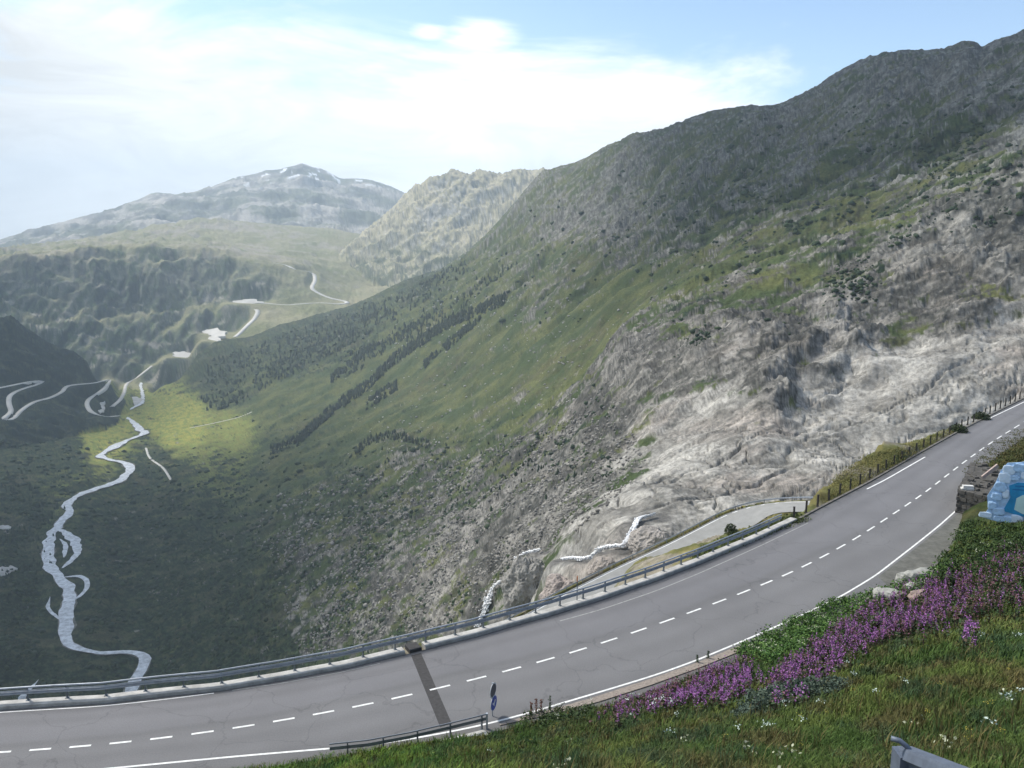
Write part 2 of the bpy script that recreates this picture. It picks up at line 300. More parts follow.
# ------------------------------------------------------------------ materials
def mat(name, col, rough=.8, metal=0., var=.0, vscale=4., bump=0., bscale=20., attr=None, spec=.3, trans=0., detail=6.):
    m = bpy.data.materials.new(name); m.use_nodes = True; nt = m.node_tree; N = nt.nodes; Lk = nt.links
    b = N['Principled BSDF']; b.inputs['Roughness'].default_value = rough; b.inputs['Metallic'].default_value = metal
    b.inputs['Specular IOR Level'].default_value = spec
    tc = N.new('ShaderNodeTexCoord')
    if attr:
        a = N.new('ShaderNodeAttribute'); a.attribute_name = attr; base = a.outputs['Color']
    else:
        a = N.new('ShaderNodeRGB'); a.outputs[0].default_value = (*col, 1); base = a.outputs[0]
    if var > 0:
        n = N.new('ShaderNodeTexNoise'); n.inputs['Scale'].default_value = vscale; n.inputs['Detail'].default_value = detail
        n.inputs['Roughness'].default_value = .65
        Lk.new(tc.outputs['Object'], n.inputs['Vector'])
        mr = N.new('ShaderNodeMapRange'); mr.inputs[1].default_value = .3; mr.inputs[2].default_value = .7
        mr.inputs[3].default_value = 1 - var; mr.inputs[4].default_value = 1 + var
        Lk.new(n.outputs['Fac'], mr.inputs[0])
        mx = N.new('ShaderNodeVectorMath'); mx.operation = 'SCALE'
        Lk.new(base, mx.inputs[0]); Lk.new(mr.outputs[0], mx.inputs['Scale']); base = mx.outputs[0]
    Lk.new(base, b.inputs['Base Color'])
    if bump > 0:
        n2 = N.new('ShaderNodeTexNoise'); n2.inputs['Scale'].default_value = bscale; n2.inputs['Detail'].default_value = 8
        Lk.new(tc.outputs['Object'], n2.inputs['Vector'])
        bp = N.new('ShaderNodeBump'); bp.inputs['Strength'].default_value = .6; bp.inputs['Distance'].default_value = bump
        Lk.new(n2.outputs['Fac'], bp.inputs['Height']); Lk.new(bp.outputs[0], b.inputs['Normal'])
    return m
def terrain_mat():
    m = mat('terrain_cover', (0, 0, 0), .95, attr='cover', spec=.1)
    nt = m.node_tree; N = nt.nodes; Lk = nt.links; b = N['Principled BSDF']
    tc = [n for n in N if n.type == 'TEX_COORD'][0]; a = [n for n in N if n.type == 'ATTRIBUTE'][0]
    cur = a.outputs['Color']
    prev = None
    for s, v in ((1.3, .24), (.35, .44), (.045, .22)):
        n = N.new('ShaderNodeTexNoise'); n.inputs['Scale'].default_value = s; n.inputs['Detail'].default_value = 9; n.inputs['Roughness'].default_value = .7
        Lk.new(tc.outputs['Object'], n.inputs['Vector'])
        mr = N.new('ShaderNodeMapRange'); mr.inputs[1].default_value = .3; mr.inputs[2].default_value = .7; mr.inputs[3].default_value = 1 - v; mr.inputs[4].default_value = 1 + v
        Lk.new(n.outputs['Fac'], mr.inputs[0]); sc_ = N.new('ShaderNodeVectorMath'); sc_.operation = 'SCALE'
        Lk.new(cur, sc_.inputs[0]); Lk.new(mr.outputs[0], sc_.inputs['Scale']); cur = sc_.outputs[0]
        bp = N.new('ShaderNodeBump'); bp.inputs['Strength'].default_value = .75; bp.inputs['Distance'].default_value = .9 / (s * 12)
        Lk.new(n.outputs['Fac'], bp.inputs['Height'])
        if prev: Lk.new(prev, bp.inputs['Normal'])
        prev = bp.outputs[0]
    Lk.new(cur, b.inputs['Base Color']); Lk.new(prev, b.inputs['Normal'])
    return m
M = {}
M['terrain'] = terrain_mat()
M['white'] = mat('white_road_paint', (.72, .72, .70), .7, var=.25, vscale=3)
M['steel'] = mat('galvanised_steel', (.36, .39, .43), .5, .25, var=.2, vscale=3)
M['steel_mid'] = mat('dull_steel', (.20, .22, .25), .6, .25, var=.2, vscale=3)
M['steel_dark'] = mat('weathered_steel', (.13, .15, .17), .6, .2, var=.2)
M['concrete'] = mat('pale_concrete', (.42, .41, .385), .9, var=.3, vscale=1.5, bump=.01)
M['dark_patch'] = mat('tar_strip', (.052, .050, .050), .85, var=.25, vscale=5)
M['grass'] = mat('meadow_leaves', (0, 0, 0), .75, attr='tint', spec=.15)
M['water'] = mat('silty_white_water', (.58, .60, .62), .45, var=.42, vscale=.16, bump=.5, bscale=.4)
M['foam'] = mat('foaming_white_water', (.85, .86, .87), .5, var=.12, vscale=.5, bump=.2, bscale=1.5)
M['far_road'] = mat('pale_far_road', (.56, .54, .50), .9, var=.15, vscale=.02)
M['gravel_bed'] = mat('gravel_bed', (.15, .145, .12), .9, var=.5, vscale=.12, detail=10)
M['gravel_bar'] = mat('river_gravel', (.45, .44, .42), .9, var=.3, vscale=.06)
M['asphalt2'] = mat('worn_light_asphalt', (.27, .27, .26), .9, var=.12, vscale=.5)

# ------------------------------------------------------------------ object helpers
COL = sc.collection
def tag(o, label=None, cat=None, group=None, kind=None):
    if label: o['label'] = label
    if cat: o['category'] = cat
    if group: o['group'] = group
    if kind: o['kind'] = kind
    return o
def empty(name, loc, label, cat, group=None, rz=0):
    o = bpy.data.objects.new(name, None); COL.objects.link(o); o.location = loc; o.rotation_euler = (0, 0, rz); o.empty_display_size = .2
    return tag(o, label, cat, group)
def link(name, me, m, parent=None, loc=None, rz=0, smooth=False):
    o = bpy.data.objects.new(name, me); COL.objects.link(o)
    if m: me.materials.append(m)
    if parent: o.parent = parent
    if loc is not None: o.location = loc
    o.rotation_euler = (0, 0, rz)
    if smooth: me.polygons.foreach_set('use_smooth', [True] * len(me.polygons))
    return o
def np_mesh(name, V, Fc, nper, tint=None, attr='tint'):
    me = bpy.data.meshes.new(name); V = np.asarray(V, np.float32); Fc = np.asarray(Fc, np.int32)
    me.vertices.add(len(V)); me.vertices.foreach_set('co', V.ravel())
    me.loops.add(Fc.size); me.loops.foreach_set('vertex_index', Fc.ravel())
    n = Fc.size // nper; me.polygons.add(n); me.polygons.foreach_set('loop_start', np.arange(n, dtype=np.int32) * nper)
    if tint is not None:
        a = me.color_attributes.new(attr, 'FLOAT_COLOR', 'POINT'); c = np.ones((len(V), 4), np.float32); c[:, :3] = tint
        a.data.foreach_set('color', c.ravel())
    me.update(calc_edges=True); return me
class MB:
    def __init__(s): s.v = []; s.f = []
    def add(s, V, Fs):
        n = len(s.v); s.v += [tuple(map(float, p)) for p in V]; s.f += [tuple(i + n for i in f) for f in Fs]
    def box(s, c, d, rot=None):
        P = [Vector((x * d[0] / 2, y * d[1] / 2, z * d[2] / 2)) for x in (-1, 1) for y in (-1, 1) for z in (-1, 1)]
        if rot is not None: P = [rot @ p for p in P]
        s.add([p + Vector(c) for p in P], [(0, 1, 3, 2), (4, 6, 7, 5), (0, 4, 5, 1), (2, 3, 7, 6), (0, 2, 6, 4), (1, 5, 7, 3)])
    def sweep(s, path, prof, closed=True, caps=True):
        """profile (offset to the left of travel, height) swept along a 3-D path"""
        P = [Vector(p) for p in path]; n = len(prof); V = []
        for i, p in enumerate(P):
            t = (P[min(i + 1, len(P) - 1)] - P[max(i - 1, 0)]).normalized()
            side = Vector((-t.y, t.x, 0)); side = side.normalized() if side.length > 1e-6 else Vector((1, 0, 0))
            up = t.cross(-side) if False else Vector((0, 0, 1))
            V += [p + side * a + up * b for a, b in prof]
        Fs = []
        for i in range(len(P) - 1):
            for j in range(n if closed else n - 1):
                k = (j + 1) % n; Fs.append((i * n + j, i * n + k, (i + 1) * n + k, (i + 1) * n + j))
        if closed and caps:
            Fs.append(tuple(range(n))[::-1]); Fs.append(tuple((len(P) - 1) * n + j for j in range(n)))
        s.add(V, Fs)
    def tube(s, path, rad, n=8):
        P = [Vector(p) for p in path]; V = []
        for i, p in enumerate(P):
            t = (P[min(i + 1, len(P) - 1)] - P[max(i - 1, 0)]).normalized()
            a = t.orthogonal().normalized() if abs(t.z) > .9 else t.cross(Vector((0, 0, 1))).normalized()
            b = t.cross(a); rr = rad[i] if hasattr(rad, '__len__') else rad
            V += [p + (a * math.cos(2 * math.pi * k / n) + b * math.sin(2 * math.pi * k / n)) * rr for k in range(n)]
        Fs = [(i * n + j, i * n + (j + 1) % n, (i + 1) * n + (j + 1) % n, (i + 1) * n + j) for i in range(len(P) - 1) for j in range(n)]
        Fs += [tuple(range(n))[::-1], tuple((len(P) - 1) * n + j for j in range(n))]
        s.add(V, Fs)
    def build(s, name, m, parent=None, loc=None, rz=0, smooth=False):
        me = bpy.data.meshes.new(name); me.from_pydata(s.v, [], s.f); me.update()
        return link(name, me, m, parent, loc, rz, smooth)
def strip(name, A, B, m, na=1, label=None, kind='structure'):
    """ribbon between two polylines of equal length"""
    A = np.asarray(A, float); B = np.asarray(B, float); n = len(A)
    V = np.concatenate([A * (1 - t) + B * t for t in np.linspace(0, 1, na + 1)]).reshape(na + 1, n, 3)
    idx = np.arange((na + 1) * n).reshape(na + 1, n)
    Q = np.stack([idx[:-1, :-1], idx[1:, :-1], idx[1:, 1:], idx[:-1, 1:]], -1).reshape(-1, 4)
    o = link(name, np_mesh(name, V.reshape(-1, 3), Q, 4), m)
    o['kind'] = kind
    return o

# ------------------------------------------------------------------ surveyed courses: river, streams and far roads
def course(px, step, smooth=1, lo=150, full=False):
    p = np.array(px, float); x, y, z = cast(p[:, 0], p[:, 1], lo, full)
    P = np.stack([x, y, z] + ([p[:, 2] * np.hypot(x, y) / F] if p.shape[1] > 2 else []), 1)
    P = resample(P, step)
    for _ in range(smooth): P[1:-1] = (P[:-2] + 2 * P[1:-1] + P[2:]) / 4
    return P
river_px = [(139, 378, 1.2), (141, 388, 1.3), (143, 400, 1.5), (136, 408, 2), (118, 412, 1.5), (122, 417, 1.6), (132, 422, 2.2), (140, 430, 3.5), (145, 435, 3.5), (134, 439, 2.5), (120, 444, 4), (110, 449, 4), (100, 455, 3.2), (111, 460, 3), (125, 465, 3.6), (131, 472, 3.8), (122, 481, 4), (107, 487, 4), (87, 492, 3.6), (75, 497, 4), (67, 506, 4.2), (70, 515, 4.4), (56, 529, 4.2), (49, 547, 4.5), (50, 566, 4.6), (62, 580, 5), (69, 595, 5.4), (67, 611, 5.2), (63, 628, 6.5), (67, 641, 5), (82, 650, 3.5), (107, 655, 3.6), (134, 656, 4), (145, 662, 5), (142, 674, 5.5), (135, 688, 5.5), (128, 704, 6), (118, 730, 6)]
arms_px = [[(56, 529, 3), (68, 537, 4), (77, 551, 4), (75, 561, 3), (62, 570, 3)], [(62, 579, 2.5), (80, 580, 2.2), (88, 587, 2.2), (84, 597, 1.8), (70, 604, 2.4)],
           [(50, 596, 1), (48, 606, 1.6), (54, 613, 1.6), (62, 620, 2)], [(38, 675, 1.2), (28, 684, 3), (18, 696, 4), (10, 706, 4)], [(60, 541, 2), (66, 548, 2), (64, 560, 2.4)]]
roads_px = {
 'pass_road': [(272, 263), (285, 265), (297, 270), (312, 273), (315, 280), (312, 288), (318, 293), (330, 298), (347, 302), (340, 304), (320, 303), (300, 304), (285, 305), (262, 303), (248, 302), (243, 306), (257, 310), (255, 318), (248, 325), (240, 333), (235, 337)],
 'lower_pass_road': [(222, 333), (214, 340), (206, 348)],
 'hillside_road': [(-25, 392), (0, 388), (15, 385), (30, 382), (43, 381), (36, 385), (20, 390), (10, 396), (9, 404), (11, 412), (3, 419), (12, 419.5), (22, 410), (35, 402), (50, 398), (62, 392), (66, 387), (75, 385), (95, 383), (109, 380), (105, 388), (92, 397), (87, 403), (90, 411), (98, 415), (108, 417), (118, 416)],
 'village_road': [(112, 407), (120, 400), (124, 393), (127, 384), (138, 377), (152, 366)],
}
paths_px = {'meadow_track': [(190, 428), (215, 423), (240, 417), (252, 412)], 'footpath': [(146, 448), (150, 458), (163, 468), (171, 480)]}
RIVER = course(river_px, 8, 1, 700); ARMS = [course(a, 6, 1, 700) for a in arms_px]
_z = np.convolve(np.pad(RIVER[:, 2], 20, mode='edge'), np.ones(41) / 41, 'valid'); RIVER[:, 2] = _z
for a_ in ARMS:
    a_[:, 2] = [RIVER[np.hypot(RIVER[:, 0] - q[0], RIVER[:, 1] - q[1]).argmin(), 2] for q in a_]
FROADS = {k: course(v, 10, 1, 1500) for k, v in roads_px.items()}
PATHS = {k: course(v, 10, 1, 1000) for k, v in paths_px.items()}
FALLS = [course(q, 2, 1, 215, True) for q in (
 [(655, 517, 1.2), (646, 520, 2.0), (638, 522, 3), (634, 531, 3.2), (626, 545, 3.2), (622, 549, 3.2)], [(622, 549, 3), (612, 549.5, 3.2), (598, 553, 3), (592, 559, 3)], [(592, 560, 3), (584, 562, 3), (572, 561, 3), (562, 562, 2)],
 [(540, 552, 1), (532, 554, 3), (524, 556, 3.2), (514, 562, 2)], [(500, 583, 3), (495, 589, 5), (490, 598, 5), (486, 608, 4), (481, 620, 3.4), (478, 630, 3)])]
for P in [RIVER] + ARMS:
    FLATS.append((P[::3, :3] if len(P) > 12 else P[:, :3], 17., 40.))
for P in FROADS.values(): FLATS.append((P[:, :3], 7., 30.))
PATCH = [(215, 334, 13, 3.6, 1), (246, 303, 14, 2.6, 2), (183, 357, 9, 4.2, 3), (215, 340, 6, 3, 9)]
for q in PATCH:
    x_, y_, z_ = cast([q[0] - q[2] * .8, q[0], q[0] + q[2] * .8], [q[1]] * 3, 1500); zz_ = float(np.median(z_)); r_ = np.median(np.hypot(x_, y_)); a_ = np.arctan2(x_, y_)
    FLATS.append((np.stack([np.sin(a_) * r_, np.cos(a_) * r_, np.full(3, zz_)], 1), 30., 60.))
for P in PATHS.values(): FLATS.append((P[:, :3], 3., 12.))
for P in FALLS: FLATS.append((P[::2, :3], 2.5, 9.))

# ------------------------------------------------------------------ the terrain sheet
def lerp(a, b, t): return a + (np.asarray(b) - a) * t
def cover_colour(code, X, Y, z, r, px, py, C, slope):
    X0_, Y0_ = X, Y; Y = Y + 1.25 * np.clip(z, -520, 400)
    def n01(s, sd, o=5, g=.6): return fbm(X / s, Y / s, o, sd, g) * .5 + .5
    n1 = n01(70, 201); n2 = n01(18, 211, 5, .65); n3 = n01(240, 221); n4 = n01(6, 231, 4, .7); nfar = n01(500, 241, 7, .65)
    v = lambda c: np.array(c)
    # meadow grass of the slope
    g = lerp(v((.046, .066, .025)) * np.ones(X.shape + (1,)), v((.098, .108, .040)), sst(.3, .75, n1)[..., None])
    g = lerp(g, v((.115, .090, .048)), (sst(.55, .9, n3) * sst(.35, .7, n2) * .6)[..., None])
    g = lerp(g, v((.046, .066, .034)), (sst(.45, .8, n2) * .5)[..., None])
    rockc = lerp(v((.085, .084, .078)) * np.ones(X.shape + (1,)), v((.205, .196, .176)), sst(.35, .68, n4 * .5 + n2 * .5)[..., None])
    rockc = lerp(rockc, v((.22, .195, .165)), (sst(.55, .8, n1) * .3)[..., None])
    gvv = (-.31 * X0_ + .95 * Y0_); wq_ = fbm(X / 20, Y / 20, 4, 341, .6)
    ck = np.exp(-(perlin(gvv / 9 + wq_ * .9, (z + .5 * X) / 34, 343) / .07) ** 2) * .8 + np.exp(-(perlin(gvv / 30 + wq_ * .5, z / 18, 347) / .05) ** 2) * .7
    rockc = lerp(rockc, v((.045, .047, .043)), np.clip(ck, 0, .85)[..., None]); rockc = lerp(rockc, v((.28, .27, .245)), (sst(.66, .8, n01(11, 351, 4, .7)) * .7)[..., None])
    scrubc = lerp(v((.011, .022, .013)) * np.ones(X.shape + (1,)), v((.040, .062, .028)), sst(.35, .8, n4)[..., None])
    scrubc = lerp(scrubc, v((.080, .084, .038)), (sst(.54, .70, n2) * .6)[..., None]); scrubc = lerp(scrubc, v((.11, .10, .06)), (sst(.62, .80, n1) * .4)[..., None])
    mead = lerp(v((.31, .29, .07)) * np.ones(X.shape + (1,)), v((.17, .21, .055)), sst(.3, .7, n2)[..., None])
    slabc = lerp(v((.27, .262, .24)) * np.ones(X.shape + (1,)), v((.41, .395, .36)), sst(.2, .8, n2)[..., None])
    slabc = lerp(slabc, v((.30, .255, .22)), (sst(.50, .8, n1) * .55)[..., None])
    stain = perlin((X * .8 + Y * .6) / 40, (Y * .8 - X * .6) / 6, 251)
    slabc = lerp(slabc, v((.12, .12, .112)), (np.exp(-(stain / .12) ** 2) * sst(.35, .6, n1) * .8)[..., None])
    crk = perlin((X * .8 + Y * .6) / 26 + fbm((X * .8 + Y * .6) / 22, (Y * .8 - X * .6) / 22, 3, 99) * .8, (Y * .8 - X * .6) / 60, 87)
    slabc = lerp(slabc, v((.11, .11, .10)), (np.exp(-(crk / .035) ** 2) * .75)[..., None])
    slabc = lerp(slabc, v((.12, .12, .11)), (sst(.56, .70, n01(3.5, 361, 4, .75)) * .35)[..., None])
    slabc = lerp(slabc, v((.19, .18, .16)), (sst(.56, .70, n01(26, 367, 6, .7)) * .5)[..., None])
    zb = np.clip(z, -520, 400); wb = fbm(X / 70, Y / 70, 4, 371, .55); w2 = fbm(X / 18, Y / 18, 4, 379, .6); ba = X0_ * .82 + zb * .57; bb = -X0_ * .57 + zb * .82; nearw = sst(1500, 900, r)
    b1 = fbm(ba / 70 + wb * .3, bb / 7 + wb * .5 + w2 * .3, 6, 381, .65) * .5 + .5; jt = np.exp(-(perlin(ba / 80 + wb * .5, bb / 17 + wb * .8 + w2 * .25, 385) / .045) ** 2); jt2 = np.exp(-(perlin(ba / 26 + w2 * .5, bb / 40 + wb, 389) / .03) ** 2)
    rockc = lerp(rockc, rockc * .55, (sst(.50, .68, b1) * nearw * .9)[..., None]); rockc = lerp(rockc, v((.30, .285, .26)), (sst(.44, .28, b1) * nearw * .6)[..., None])
    rockc = lerp(rockc, v((.035, .037, .033)), (np.clip(jt + jt2 * .7, 0, 1) * nearw * .85)[..., None])
    slabc = lerp(slabc, slabc * .78, (sst(.50, .68, b1) * .8)[..., None]); slabc = lerp(slabc, v((.07, .068, .062)), (np.clip(jt * sst(.45, .6, n1) + jt2 * .6, 0, 1) * .85)[..., None])
    rockc = lerp(rockc, rockc * v((.92, .96, .95)), (sst(-60, 60, z) * (code == 0))[..., None])
    # share out by patchiness
    sp = n2 * .55 + n4 * .45
    up = lambda f: sst(-.06, .06, f - 1 + sp * 1.0 + (f - .5) * .35 + .10)
    c = g
    mk = C[..., 2]; c = lerp(c, mead, sst(.25, .75, mk + (n2 - .5) * .5)[..., None])
    wy_ = perlin(X / 150, Y / 150, 77)
    nS = n01(34, 261, 6, .7); nR = n01(22, 271, 6, .72)
    S_ = C[..., 1]; Rk = C[..., 0]; Sl = C[..., 3]
    gu_ = (.95 * X0_ + .31 * Y0_) / 5.0; gv_ = (-.31 * X0_ + .95 * Y0_); gl_ = ridged((gv_ + fbm(X0_ / 300, (Y0_ + 1.25 * np.clip(z, -520, 400)) / 300, 3, 20) * 90) / 260, gu_ / 110, 6, 31, .55) * sst(-400, -100, z) * (code == 0)
    nR = nR + .01 + gl_ * .30 + (n01(95, 275, 4, .6) - .5) * .35; nS = nS - gl_ * .12 + (n01(120, 265, 4, .6) - .5) * .35
    ms = sst(-.05, .07, nS - (1.02 - S_ * 1.05)); mr = sst(-.05, .06, nR - (1.0 - Rk * .98))
    c = lerp(c, scrubc, ms[..., None]); c = lerp(c, rockc, mr[..., None])
    ml = sst(-.08, .08, nR * .5 + n1 * .5 - (1.0 - Sl * 1.0)); c = lerp(c, slabc, ml[..., None])
    # scattered blocks on the grass
    blk = sst(.86, .95, n01(9, 281, 3, .8)) * sst(.55, .8, n3) * .8 * sst(1.2, .2, S_) * (code == 0)
    c = lerp(c, v((.34, .33, .30)), (blk * .8)[..., None])
    # sunlit spur and far ground: dry grass, pale rock, sunlight mixed into the tone
    steep = sst(.55, 1.1, slope + (n2 - .5) * .5)
    dry = lerp(v((.31, .29, .17)) * np.ones(X.shape + (1,)), v((.46, .41, .30)), n1[..., None])
    pale = lerp(v((.34, .33, .30)) * np.ones(X.shape + (1,)), v((.46, .44, .39)), n2[..., None])
    sp_c = lerp(dry, pale, sst(.35, .6, n2 * .5 + steep * .3 + .1)[..., None])
    sp_c = lerp(sp_c, v((.11, .115, .10)), (sst(.50, .62, n01(55, 395, 6, .7)) * .75)[..., None])
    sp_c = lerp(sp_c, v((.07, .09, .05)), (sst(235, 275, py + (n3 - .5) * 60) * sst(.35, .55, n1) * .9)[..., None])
    clg = lerp(v((.15, .165, .075)) * np.ones(X.shape + (1,)), v((.31, .28, .18)), n3[..., None])
    clr = lerp(v((.045, .066, .042)) * np.ones(X.shape + (1,)), v((.095, .115, .07)), n2[..., None])
    palespot = sst(.62, .78, n01(90, 291, 4, .6)) * sst(-150, -300, z)
    clr = lerp(clr, v((.42, .38, .32)), (palespot * .85)[..., None])
    clr = lerp(clr, v((.085, .125, .05)), (sst(.5, .72, n01(60, 297, 5)) * .7)[..., None])
    strk = fbm(X / 28 + wy_ , z / 200, 5, 331, .65) * .5 + .5
    clr = lerp(clr, v((.025, .034, .036)), (sst(.50, .66, strk) * .8)[..., None]); clr = lerp(clr, v((.20, .19, .16)), (sst(.40, .26, strk) * .6)[..., None])
    cl = lerp(clg, clr, sst(.28, .6, slope)[..., None])
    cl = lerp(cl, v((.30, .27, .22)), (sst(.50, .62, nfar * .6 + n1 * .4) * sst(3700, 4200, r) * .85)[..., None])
    fr = lerp(v((.15, .165, .13)) * np.ones(X.shape + (1,)), v((.40, .375, .34)), sst(.35, .65, nfar)[..., None])  # far rock paled in its colour to make up for thin haze
    fr = lerp(fr, v((.08, .09, .10)), (sst(.48, .6, n3) * .6)[..., None])
    snow = sst(.70, .74, n01(180, 301, 4, .6)) * sst(250, 420, z)
    fr = lerp(fr, v((.85, .87, .9)), snow[..., None])
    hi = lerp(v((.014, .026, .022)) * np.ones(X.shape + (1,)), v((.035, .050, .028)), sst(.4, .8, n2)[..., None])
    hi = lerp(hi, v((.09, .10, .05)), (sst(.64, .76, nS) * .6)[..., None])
    bank = lerp(v((.030, .042, .014)) * np.ones(X.shape + (1,)), v((.060, .060, .022)), sst(.3, .7, n01(4, 311))[..., None])
    verge = lerp(v((.17, .155, .06)) * np.ones(X.shape + (1,)), v((.10, .11, .04)), sst(.4, .7, n01(5, 321))[..., None])
    verge = lerp(verge, v((.24, .215, .18)), (sst(.52, .62, n01(9, 331)) * .8)[..., None])
    for q in FALLS:
        D_, _ = poly_t(X0_, Y0_, q[::2, :3], 9.); c = lerp(c, v((.09, .088, .085)), (sst(7, 2.5, D_ + (n4 - .5) * 5) * .8)[..., None])
    cd = code[..., None]
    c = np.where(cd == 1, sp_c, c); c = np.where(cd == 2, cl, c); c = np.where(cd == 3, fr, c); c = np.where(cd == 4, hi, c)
    c = np.where(cd == 5, bank, c); c = np.where(cd == 6, verge, c); c = np.where(cd == 7, v((.12, .11, .10)), c)
    return np.clip(c, .005, .9)
def build_terrain():
    azs = np.concatenate([np.linspace(R(-88), R(-36), 50)[:-1], np.linspace(R(-36), R(36), 1180), np.linspace(R(36), R(88), 50)[1:]])
    L0 = np.linspace(math.log(1.2), math.log(13500), 2300)
    Z = np.empty((len(azs), len(L0)), np.float32)
    for i in range(0, len(azs), 160):
        Z[i:i + 160] = height(azs[i:i + 160], np.tile(L0, (len(azs[i:i + 160]), 1)))
    rr = np.exp(L0); E = Z / rr
    mx = np.maximum.accumulate(E, axis=1); vis = E >= mx - .004
    dE = np.abs(np.diff(E, axis=1)); w = np.where(vis[:, 1:], dE, dE * .06) + .00022
    # also sharpen near the road edges
    k = np.ones(9) / 9
    for j in range(2):
        w = np.apply_along_axis(lambda a: np.convolve(np.pad(a, 4, mode='edge'), k, 'valid'), 0, w)
    cum = np.concatenate([np.zeros((len(azs), 1)), np.cumsum(w, 1)], 1); NR = 1250
    LL = np.empty((len(azs), NR))
    for i in range(len(azs)): LL[i] = np.interp(np.linspace(0, cum[i, -1], NR), cum[i], L0)
    gk = np.exp(-.5 * (np.arange(-45, 46) / 15.) ** 2); gk /= gk.sum()
    LL = np.stack([np.convolve(np.pad(LL[:, q], 45, mode='edge'), gk, 'valid') for q in range(NR)], 1)
    # snap samples to the edges of the roadbed
    for ln in (o_edge.l, b_foot.l):
        t = np.interp(azs, AZT, ln); j = np.abs(LL - t[:, None]).argmin(1); LL[np.arange(len(azs)), j] = t + 1e-6
    V = np.empty((len(azs), NR, 3), np.float32); CC = np.empty((len(azs), NR, 3), np.float32)
    for i in range(0, len(azs), 160):
        a = azs[i:i + 160]; L = LL[i:i + 160]; r = np.exp(L)
        z, code, px, py, C, e = height(a, L, True, True)
        X = r * np.sin(a)[:, None]; Y = r * np.cos(a)[:, None]
        zr = np.gradient(z, axis=1) / np.maximum(np.gradient(r, axis=1), 1e-3)
        kk = np.ones(7) / 7; zr = np.apply_along_axis(lambda q: np.convolve(np.pad(q, 3, mode='edge'), kk, 'valid'), 1, zr)
        CC[i:i + 160] = cover_colour(code, X, Y, z, r, px, py, C, np.abs(zr))
        V[i:i + 160, :, 0] = X; V[i:i + 160, :, 1] = Y; V[i:i + 160, :, 2] = z
    global TAZ, TR, TE; TAZ = azs; TR = np.hypot(V[..., 0], V[..., 1]); TE = V[..., 2] / TR
    n = len(azs); idx = np.arange(n * NR).reshape(n, NR)
    Q = np.stack([idx[:-1, :-1], idx[:-1, 1:], idx[1:, 1:], idx[1:, :-1]], -1).reshape(-1, 4)
    Q = Q[:, ::-1]
    me = np_mesh('terrain', V.reshape(-1, 3), Q, 4, CC.reshape(-1, 3), 'cover')
    o = link('terrain', me, M['terrain']); o['kind'] = 'structure'
    return o
build_terrain()
def fcast(x, y, lo=2.5, hi=1e5):
    """line of sight through a pixel against the finished terrain sheet"""
    x = np.atleast_1d(np.asarray(x, float)); y = np.atleast_1d(np.asarray(y, float)); az, e = ray(x, y)
    c = np.clip(np.searchsorted(TAZ, az), 1, len(TAZ) - 1); c -= (az - TAZ[c - 1]) < (TAZ[c] - az)
    R_ = TR[c]; E = TE[c]; hit = (E >= e[:, None]) & (R_ > lo) & (R_ < hi); i = hit.argmax(1); i = np.where(hit.any(1), np.maximum(i, 1), 1)
    j = np.arange(len(az)); e0, e1 = E[j, i - 1], E[j, i]; t = np.clip((e - e0) / np.where(e1 == e0, 1, e1 - e0), 0, 1); r = R_[j, i - 1] + t * (R_[j, i] - R_[j, i - 1])
    z = (e0 + t * (e1 - e0)) * r
    return r * np.sin(az), r * np.cos(az), z

# ------------------------------------------------------------------ river, streams, far roads
def ribbon(name, P, m, width=None, dz=.4, drop=0., taper=False):
    P = np.array(P, float); t = np.gradient(P[:, :2], axis=0); t /= np.linalg.norm(t, axis=1)[:, None] + 1e-9
    nrm = np.stack([-t[:, 1], t[:, 0]], 1); w = P[:, 3] if width is None else np.full(len(P), width)
    s = np.arange(len(P)); wl = w * (1 + .6 * perlin(s / 3.1, s * 0 + P[0, 0] * .01, 7) + .12 * perlin(s / 1.1, s * 0 + 5.5, 8)) if width is None else w
    wr = w * (1 + .6 * perlin(s / 3.3, s * 0 + P[0, 1] * .01 + 9, 9) + .12 * perlin(s / 1.2, s * 0 + 8.5, 6)) if width is None else w
    if width is None and len(P) > 8: tp_ = np.minimum(1, np.minimum(s + 1, len(P) - s) / 5.); wl = wl * tp_; wr = wr * tp_
    A = np.c_[P[:, :2] + nrm * wl[:, None], P[:, 2] + dz]; B = np.c_[P[:, :2] - nrm * wr[:, None], P[:, 2] + dz]
    if drop:
        A2 = A - [0, 0, drop]; B2 = B - [0, 0, drop]
        V = np.concatenate([A2, A, B, B2]); n = len(P); i = np.arange(n - 1)
        Q = np.concatenate([np.stack([i + k * n, i + (k + 1) * n, i + (k + 1) * n + 1, i + k * n + 1], 1) for k in range(3)])
        o = link(name, np_mesh(name, V, Q, 4), m)
    else:
        n = len(P); V = np.concatenate([A, (A + B) / 2 + [0, 0, .25 * abs(dz)], B]); i = np.arange(n - 1)
        Q = np.concatenate([np.stack([i + k * n, i + (k + 1) * n, i + (k + 1) * n + 1, i + k * n + 1], 1) for k in range(2)])
        o = link(name, np_mesh(name, V, Q, 4), m)
    o['kind'] = 'structure'; return o
G_ = RIVER.copy(); G_[:, 3] = G_[:, 3] * (1.15 + .5 * perlin(np.arange(len(G_)) / 4., np.arange(len(G_)) * 0 + 2.2, 9)); ribbon('river_gravel', G_, M['gravel_bed'], dz=1.7)
ribbon('river', RIVER, M['water'], dz=2.4)
for i, a in enumerate(ARMS): ribbon('river_arm', a, M['water'], dz=2.1 + i * .04)
